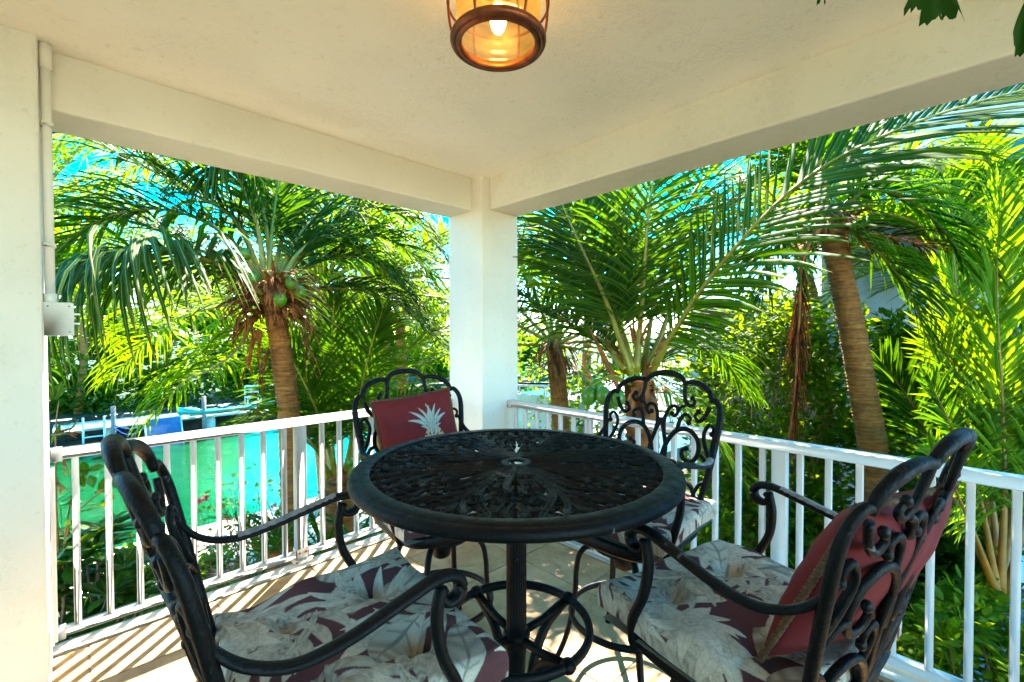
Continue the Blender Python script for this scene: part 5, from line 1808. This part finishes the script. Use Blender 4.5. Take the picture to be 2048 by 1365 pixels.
DL = 1.30
root = np.array([0.0, 0.06, 2.28])
rach = [root, P(2080, -110, 1.25) - bz, P(1880, -120, 1.3) - bz, P(1640, -80, 1.35) - bz]
q = MB(); q.tube(cr(rach, 24), np.linspace(0.009, 0.003, 24), 6); q.obj('leaf_stalk', 'stalk', t)
for k, (ax, ay, bx, by, w, D) in enumerate([(1890, -110, 1818, 62, 0.115, 1.30), (1885, -110, 1872, 55, 0.10, 1.32), (1650, -75, 1622, 26, 0.035, 1.35), (1640, -75, 1650, 12, 0.03, 1.36),
                                             (2080, -40, 2026, 132, 0.12, 1.25), (2085, -40, 2062, 155, 0.11, 1.24), (2010, -115, 2044, 6, 0.06, 1.3)]):
    fishtail_leaf(P(ax, ay, D) - bz, P(bx, by, D - 0.03) - bz, w, 20 + k)

# ================================================================== GROUND, WATER, FAR BANK
def sheet(name, x0, x1, y0, y1, z, mt, label, nx=1, ny=1, amp=0.0, seed=0):
    q = MB()
    xs, ys = np.linspace(x0, x1, nx + 1), np.linspace(y0, y1, ny + 1)
    X, Y = np.meshgrid(xs, ys, indexing='ij')
    Z = np.full_like(X, z)
    if amp:
        Z = Z + np.random.default_rng(seed).normal(0, amp, X.shape)
    V = np.stack([X, Y, Z], -1)
    i = np.arange(nx)[:, None]
    j = np.arange(ny)[None]
    m_ = ny + 1
    q.add(V.reshape(-1, 3), np.stack([i * m_ + j, (i + 1) * m_ + j, (i + 1) * m_ + j + 1, i * m_ + j + 1], -1).reshape(-1, 4))
    return tag(q.obj(name, mt), label, kind='structure')


sheet('ground', -30, 60, -40, 9.0, GZ, 'soil', 'garden soil below the terrace', 60, 40, 0.03, 1)
sheet('gravel_bed', 5.4, 10.2, -6, 1.6, GZ + 0.06, 'gravel', 'grey gravel bed beside the neighbour house')
q = MB(); q.box((-30, 8.6, WZ - 1.2), (7.2, 10.9, GZ + 0.05), bev=0.02)
tag(q.obj('canal_path', 'concrete'), 'white concrete canal path in full sun', kind='structure')
q = MB(); q.box((7.2, 8.8, WZ - 1.2), (60, 10.9, GZ + 0.04), bev=0.02)
tag(q.obj('canal_bank', 'soil'), 'planted canal bank right of the path', kind='structure')
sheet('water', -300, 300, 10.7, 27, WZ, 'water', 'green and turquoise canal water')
sheet('terrain', -400, 400, 26.5, 700, -2.05, 'lawn', 'ground beyond the canal')
# far rock sea wall
q = MB()
nx, nz = 120, 10
X = np.linspace(-25, 45, nx)
g3 = np.random.default_rng(2)
V = np.zeros((nx, nz, 3))
for j in range(nz):
    V[:, j, 0] = X
    V[:, j, 1] = 26.0 + g3.normal(0, 0.16, nx) + 0.05 * j
    V[:, j, 2] = WZ - 0.6 + (1.78 * j / (nz - 1)) + (g3.normal(0, 0.05, nx) if 0 < j < nz - 1 else 0)
i = np.arange(nx - 1)[:, None]
j = np.arange(nz - 1)[None]
q.add(V.reshape(-1, 3), np.stack([i * nz + j, (i + 1) * nz + j, (i + 1) * nz + j + 1, i * nz + j + 1], -1).reshape(-1, 4))
tag(q.obj('sea_wall', 'rock', smooth=False), 'dark coral rock sea wall on the far side of the canal', kind='structure')

# dock and what stands on it
DY = 24.6
t = thing('dock', 'pale grey dock along the far sea wall', 'dock', (-0.6, DY, -2.2))
q = MB(); q.box((0, 0, -0.16), (9.5, 1.6, 0.0), bev=0.015); q.obj('deck', 'concrete', t)
for x in (1.5, 5.0, 8.6):
    q = MB(); q.box((x, 0.25, -1.9), (x + 0.35, 0.6, -0.1605)); q.obj('pier', 'concrete', t)
for k, (x, h, lab) in enumerate(((1.75, 0.75, 'weathered mooring post beside the dock ladder'), (4.85, 0.85, 'weathered mooring post behind the teal kayak'))):
    t = thing('mooring_post', lab, 'post', (-0.6 + x, DY - 0.12, -3.9), group='mooring posts of the dock')
    q = MB(); q.tube([(0, 0, 0), (0, 0, 1.7 + h)], 0.085, 10); q.obj('pole', 'post', t)
t = thing('dock_ladder', 'pale blue metal ladder hanging from the dock into the canal', 'ladder', (0.25, DY - 0.16, -3.35))
for x in (0, 0.62):
    q = MB(); q.tube([(x, 0, 0), (x, 0, 1.55)], 0.035, 8); q.obj('rail', 'alu', t)
for z in (0.08, 0.42, 0.76, 1.1):
    q = MB(); q.tube([(0, 0, z), (0.62, 0, z)], 0.03, 8); q.obj('rung', 'alu', t)
t = thing('boarding_ramp', 'dark blue ramp sloping from the dock to the water', 'ramp', (2.15, DY - 0.1, -2.16))
q = MB(); q.add([(0, 0, 0), (1.25, 0, 0), (1.25, -0.75, -1.25), (0, -0.75, -1.25), (0, 0, -0.05), (1.25, 0, -0.05), (1.25, -0.75, -1.30), (0, -0.75, -1.30)],
                [(0, 1, 2, 3), (7, 6, 5, 4), (0, 4, 5, 1), (1, 5, 6, 2), (2, 6, 7, 3), (3, 7, 4, 0)]); q.obj('mat', 'bluemat', t, smooth=False)
for x in (-0.02, 1.23):
    q = MB(); q.tube([(x + 0.01, 0.02, 0.03), (x + 0.01, -0.76, -1.24)], 0.03, 6); q.obj('side_rail', 'alu', t)
q = MB(); q.box((-0.03, 0.0, 0.001), (1.28, 0.4, 0.04)); q.obj('top_plate', 'alu', t, smooth=False)


def kayak(label, loc, L, rz):
    t = thing('kayak', label, 'kayak', loc, rz, 'teal kayaks on the dock')
    n, m = 22, 12
    V = np.zeros((n, m, 3))
    for i in range(n):
        u = i / (n - 1) * 2 - 1
        w = 0.36 * (1 - abs(u) ** 2.4) ** 0.7 + 0.01
        for j in range(m):
            a = j * 2 * math.pi / m
            z = 0.17 * math.sin(a)
            if z > 0 and abs(u) < 0.55:
                z *= 0.35
            V[i, j] = (u * L / 2, w * math.cos(a), z + 0.17 + 0.10 * u ** 4)
    q = MB()
    i = np.arange(n - 1)[:, None]
    j = np.arange(m)[None]
    q.add(V.reshape(-1, 3), np.stack([i * m + j, i * m + (j + 1) % m, (i + 1) * m + (j + 1) % m, (i + 1) * m + j], -1).reshape(-1, 4))
    q.obj('hull', 'kayak', t)
    q = MB(); q.box((-0.25, -0.2, 0.20), (0.15, 0.2, 0.36), bev=0.04); q.obj('seat', 'bluemat', t)


kayak('teal kayak lying on the dock edge beside the mooring post', (5.1, DY + 0.1, -2.2), 3.6, 0.04)
kayak('second teal kayak lying at the far end of the dock', (8.3, DY + 0.3, -2.2), 3.2, -0.08)
t = thing('mooring_rope', 'bright blue rope slung between the ladder post and the ramp', 'rope', (1.15, DY - 0.24, -2.4))
q = MB(); q.tube(cr([(0, 0, 0.1), (0.35, -0.05, -0.22), (0.75, -0.05, -0.22), (1.1, 0.0, 0.1)], 18), 0.022, 6); q.tube(cr([(0, 0, 0.2), (0.4, -0.06, 0.0), (0.8, -0.06, 0.0), (1.1, 0.0, 0.15)], 18), 0.022, 6)
q.obj('strand', 'bluerope', t)
t = thing('dock_chair', 'small pale blue chair standing on the dock under the palm fronds', 'chair', (6.3, DY + 1.0, -2.2))
for x in (0, 0.6):
    for y in (0, 0.5):
        q = MB(); q.tube([(x, y, 0), (x, y, 1.0 if y else 0.45)], 0.025, 6); q.obj('leg', 'alu', t)
q = MB(); q.box((-0.03, -0.03, 0.43), (0.63, 0.53, 0.47)); q.obj('seat', 'alu', t, smooth=False)
for z in (0.65, 0.8, 0.95):
    q = MB(); q.box((0.0, 0.48, z), (0.6, 0.51, z + 0.08)); q.obj('slat', 'alu', t, smooth=False)

# far trees: one mass each side, countable palms stand in front of them
def tree_mass(name, label, boxes, n, L, seed, mats=('leaf', 'leafdark')):
    gr = np.random.default_rng(seed)
    q = MB()
    for (x0, x1, y0, y1, z0, z1) in boxes:
        for k in range(max(1, int((x1 - x0) / 1.1))):
            c = np.array([gr.uniform(x0, x1), gr.uniform(y0, y1), gr.uniform(z0, z1)])
            m = n
            o = nrm(gr.normal(0, 1, (m, 3)))
            C = c + o * (gr.uniform(0.6, 1.0, m) ** 0.5)[:, None] * np.array([1.1, 0.9, 0.95]) * gr.uniform(0.8, 1.35)
            leaf_cloud(q, C, L, L * 0.3, gr, outward=o, mi=int(gr.random() < 0.4), K=2)
    return tag(q.obj(name, list(mats)), label, kind='stuff')


tree_mass('far_trees', 'dense green trees along the far bank of the canal', [(-14, 30, 31, 36, 3.0, 6.6), (-14, 34, 28.5, 32, -1.6, 0.2), (-14, 34, 28.5, 31, -1.6, 1.6), (-14, 34, 29, 33, 0, 3.6), (-12, 30, 30, 34, 1.0, 4.6)], 240, 0.46, 5)
tree_mass('dark_hedge', 'very dark hedge behind the dock', [(-2, 14, 27.4, 28.2, -1.9, -0.6), (-2, 14, 27.4, 28.2, -1.6, 0.2)], 150, 0.30, 6, ('leafdark', 'leafdark'))
tree_mass('garden_thicket', 'sunlit greenery behind the column and the palms in the garden', [(8, 22, 8.5, 12.0, -2.2, -0.8), (9, 22, 9.5, 13.0, -1.6, 1.2)], 150, 0.26, 7, ('leaf', 'leaflight'))
tree_mass('garden_thicket', 'tall greenery behind the shaded shrubs on the garden side', [(7.6, 9.0, 2.2, 6.0, -2.2, 1.4), (7.4, 9.0, 4.0, 8.0, -2.2, 1.2), (7.6, 9.4, 4.0, 8.5, -1.2, 1.8), (8.0, 9.4, -0.6, 3.4, -2.2, -0.4), (8.6, 9.8, 2.6, 6.0, 0.5, 2.6), (8.6, 9.8, 4.5, 9.0, 1.2, 3.0), (8.8, 9.9, 2.2, 5.0, 1.6, 2.9)], 420, 0.17, 8, ('leaf', 'leafdark'))

# pool corner glimpsed right of the column
q = MB(); q.box((9.5, 7.0, GZ - 0.2), (17.5, 9.6, -0.30), bev=0.02)
tag(q.obj('pool_deck', 'deck'), 'white pool deck glimpsed right of the column', kind='structure')
q = MB(); q.box((14.0, 7.3, -0.35), (17.2, 9.4, -0.285), bev=0.005)
tag(q.obj('pool_water', 'pool'), 'strip of turquoise pool water beyond the white deck', kind='structure')
for k, (px, lab) in enumerate(((1050, 'white lounge chair on the pool deck, right next to the column'), (1066, 'white lounge chair on the pool deck, the one further from the column'))):
    p = P(px, 790, 13.0)
    t = thing('lounge_chair', lab, 'lounge chair', (p[0], p[1], -0.30), 0.6, 'white lounge chairs by the pool')
    q = MB(); q.box((-0.3, -0.7, 0.28), (0.3, 0.5, 0.34)); q.obj('seat', 'rail', t, smooth=False)
    q = MB(); q.add([(-0.3, 0.5, 0.30), (0.3, 0.5, 0.30), (0.3, 0.85, 0.95), (-0.3, 0.85, 0.95), (-0.3, 0.55, 0.27), (0.3, 0.55, 0.27), (0.3, 0.9, 0.92), (-0.3, 0.9, 0.92)],
                    [(0, 1, 2, 3), (7, 6, 5, 4), (0, 4, 5, 1), (1, 5, 6, 2), (2, 6, 7, 3), (3, 7, 4, 0)]); q.obj('backrest', 'rail', t, smooth=False)
    for x in (-0.27, 0.27):
        for y in (-0.6, 0.45):
            q = MB(); q.box((x - 0.02, y - 0.02, 0), (x + 0.02, y + 0.02, 0.2805)); q.obj('leg', 'rail', t, smooth=False)

# ================================================================== NEIGHBOUR HOUSE
HX = 10.4
t = thing('neighbour_house', 'pale clapboard house behind the shrubs with teal window and brown louvres', 'house', (HX, 0, GZ))
q = MB(); q.box((0.03, -9.0, 0.0), (6.0, 1.95, 8.0)); q.obj('wall', 'siding', t, smooth=False)
q = MB(); q.box((0.04, 1.95, 0.0), (5.0, 4.4, 4.45)); q.obj('wall', 'siding', t, smooth=False)
q = MB()
q.add([(0.0, -9.0, 0), (0.0, 1.96, 0), (0.03, 1.96, 0), (0.03, -9.0, 0), (0.014, -9.0, 0.165), (0.014, 1.96, 0.165), (0.03, 1.96, 0.165), (0.03, -9.0, 0.165)],
      [(0, 4, 5, 1), (0, 1, 2, 3), (4, 7, 6, 5), (0, 3, 7, 4), (1, 5, 6, 2)])
b0 = q.obj('clapboard', 'siding', t, smooth=False)
win = (-0.75, 0.75, 5.9, 7.2)
for k in range(1, 49):
    share(b0, 'clapboard', t, (0, 0, 0.165 * k))
q = MB()
q.add([(0.0, 1.97, 0), (0.0, 4.4, 0), (0.04, 4.4, 0), (0.04, 1.97, 0), (0.016, 1.97, 0.12), (0.016, 4.4, 0.12), (0.04, 4.4, 0.12), (0.04, 1.97, 0.12)],
      [(0, 4, 5, 1), (0, 1, 2, 3), (4, 7, 6, 5), (0, 3, 7, 4), (1, 5, 6, 2)])
l0 = q.obj('louvre', 'louvre', t, smooth=False)
for k in range(37):
    o = l0 if k == 0 else share(l0, 'louvre', t)
    o.location = (-0.02, 0, 0.02 + 0.12 * k)
q = MB(); q.box((-0.10, 4.4, 0.0), (0.3, 4.62, 4.9)); q.obj('corner_board', 'siding', t, smooth=False)
q = MB(); q.box((-0.10, 1.952, 0.0), (0.06, 2.06, 7.0)); q.obj('corner_board', 'siding', t, smooth=False)
q = MB(); q.box((-0.5, 1.7, 4.46), (5.2, 5.0, 4.62)); q.obj('roof', 'roofing', t, smooth=False)
q = MB(); q.box((-0.7, -9.4, 8.001), (6.5, 2.6, 8.25)); q.obj('roof', 'roofing', t, smooth=False)
for (y0, y1, z0, z1) in ((-0.95, 0.65, 5.55, 6.9), (-4.2, -2.6, 5.55, 6.9)):
    q = MB()
    for lo, hi in (((-0.05, y0 - 0.12, z0 - 0.12), (0.05, y0, z1 + 0.12)), ((-0.05, y1, z0 - 0.12), (0.05, y1 + 0.12, z1 + 0.12)), ((-0.05, y0, z1), (0.05, y1, z1 + 0.12)), ((-0.07, y0, z0 - 0.12), (0.05, y1, z0))):
        q.box(lo, hi)
    w = q.obj('window', 'siding', t, smooth=False)
    q = MB(); q.box((-0.02, y0 + 0.001, z0 + 0.001), (0.02, y1 - 0.001, z1 - 0.001)); q.obj('pane', 'glassteal', w, smooth=False)
q = MB(); q.box((-0.02, -9, -0.02), (0.0, 1.95, 0.20)); q.obj('plinth', 'rail', t, smooth=False)
# pale blue hull leaning under the bright palm, white pipe on the gravel
p = P(1975, 1140, 7.4)
t = thing('dinghy', 'pale blue hull lying on the gravel behind the bright palm', 'boat', (p[0], p[1] - 0.5, GZ + 0.06), 0.15)
n, m = 16, 12
V = np.zeros((n, m, 3))
for i_ in range(n):
    u = i_ / (n - 1)
    w = 0.62 * (1 - (1 - min(1, u * 2.2)) ** 2) + 0.02
    for j_ in range(m):
        a = math.pi * j_ / (m - 1)
        V[i_, j_] = (w * math.cos(a), u * 2.6 - 1.5, 0.12 + 0.62 * math.sin(a) ** 0.7 * (0.5 + 0.5 * min(1, u * 3)))
q = MB()
i = np.arange(n - 1)[:, None]
j = np.arange(m - 1)[None]
q.add(V.reshape(-1, 3), np.stack([i * m + j, (i + 1) * m + j, (i + 1) * m + j + 1, i * m + j + 1], -1).reshape(-1, 4))
q.obj('hull', 'paleblue', t)
q = MB()
q.tube(np.concatenate([V[:, 0], V[::-1, -1]]), 0.05, 6, closed=True); q.obj('rub_rail', 'rail', t)
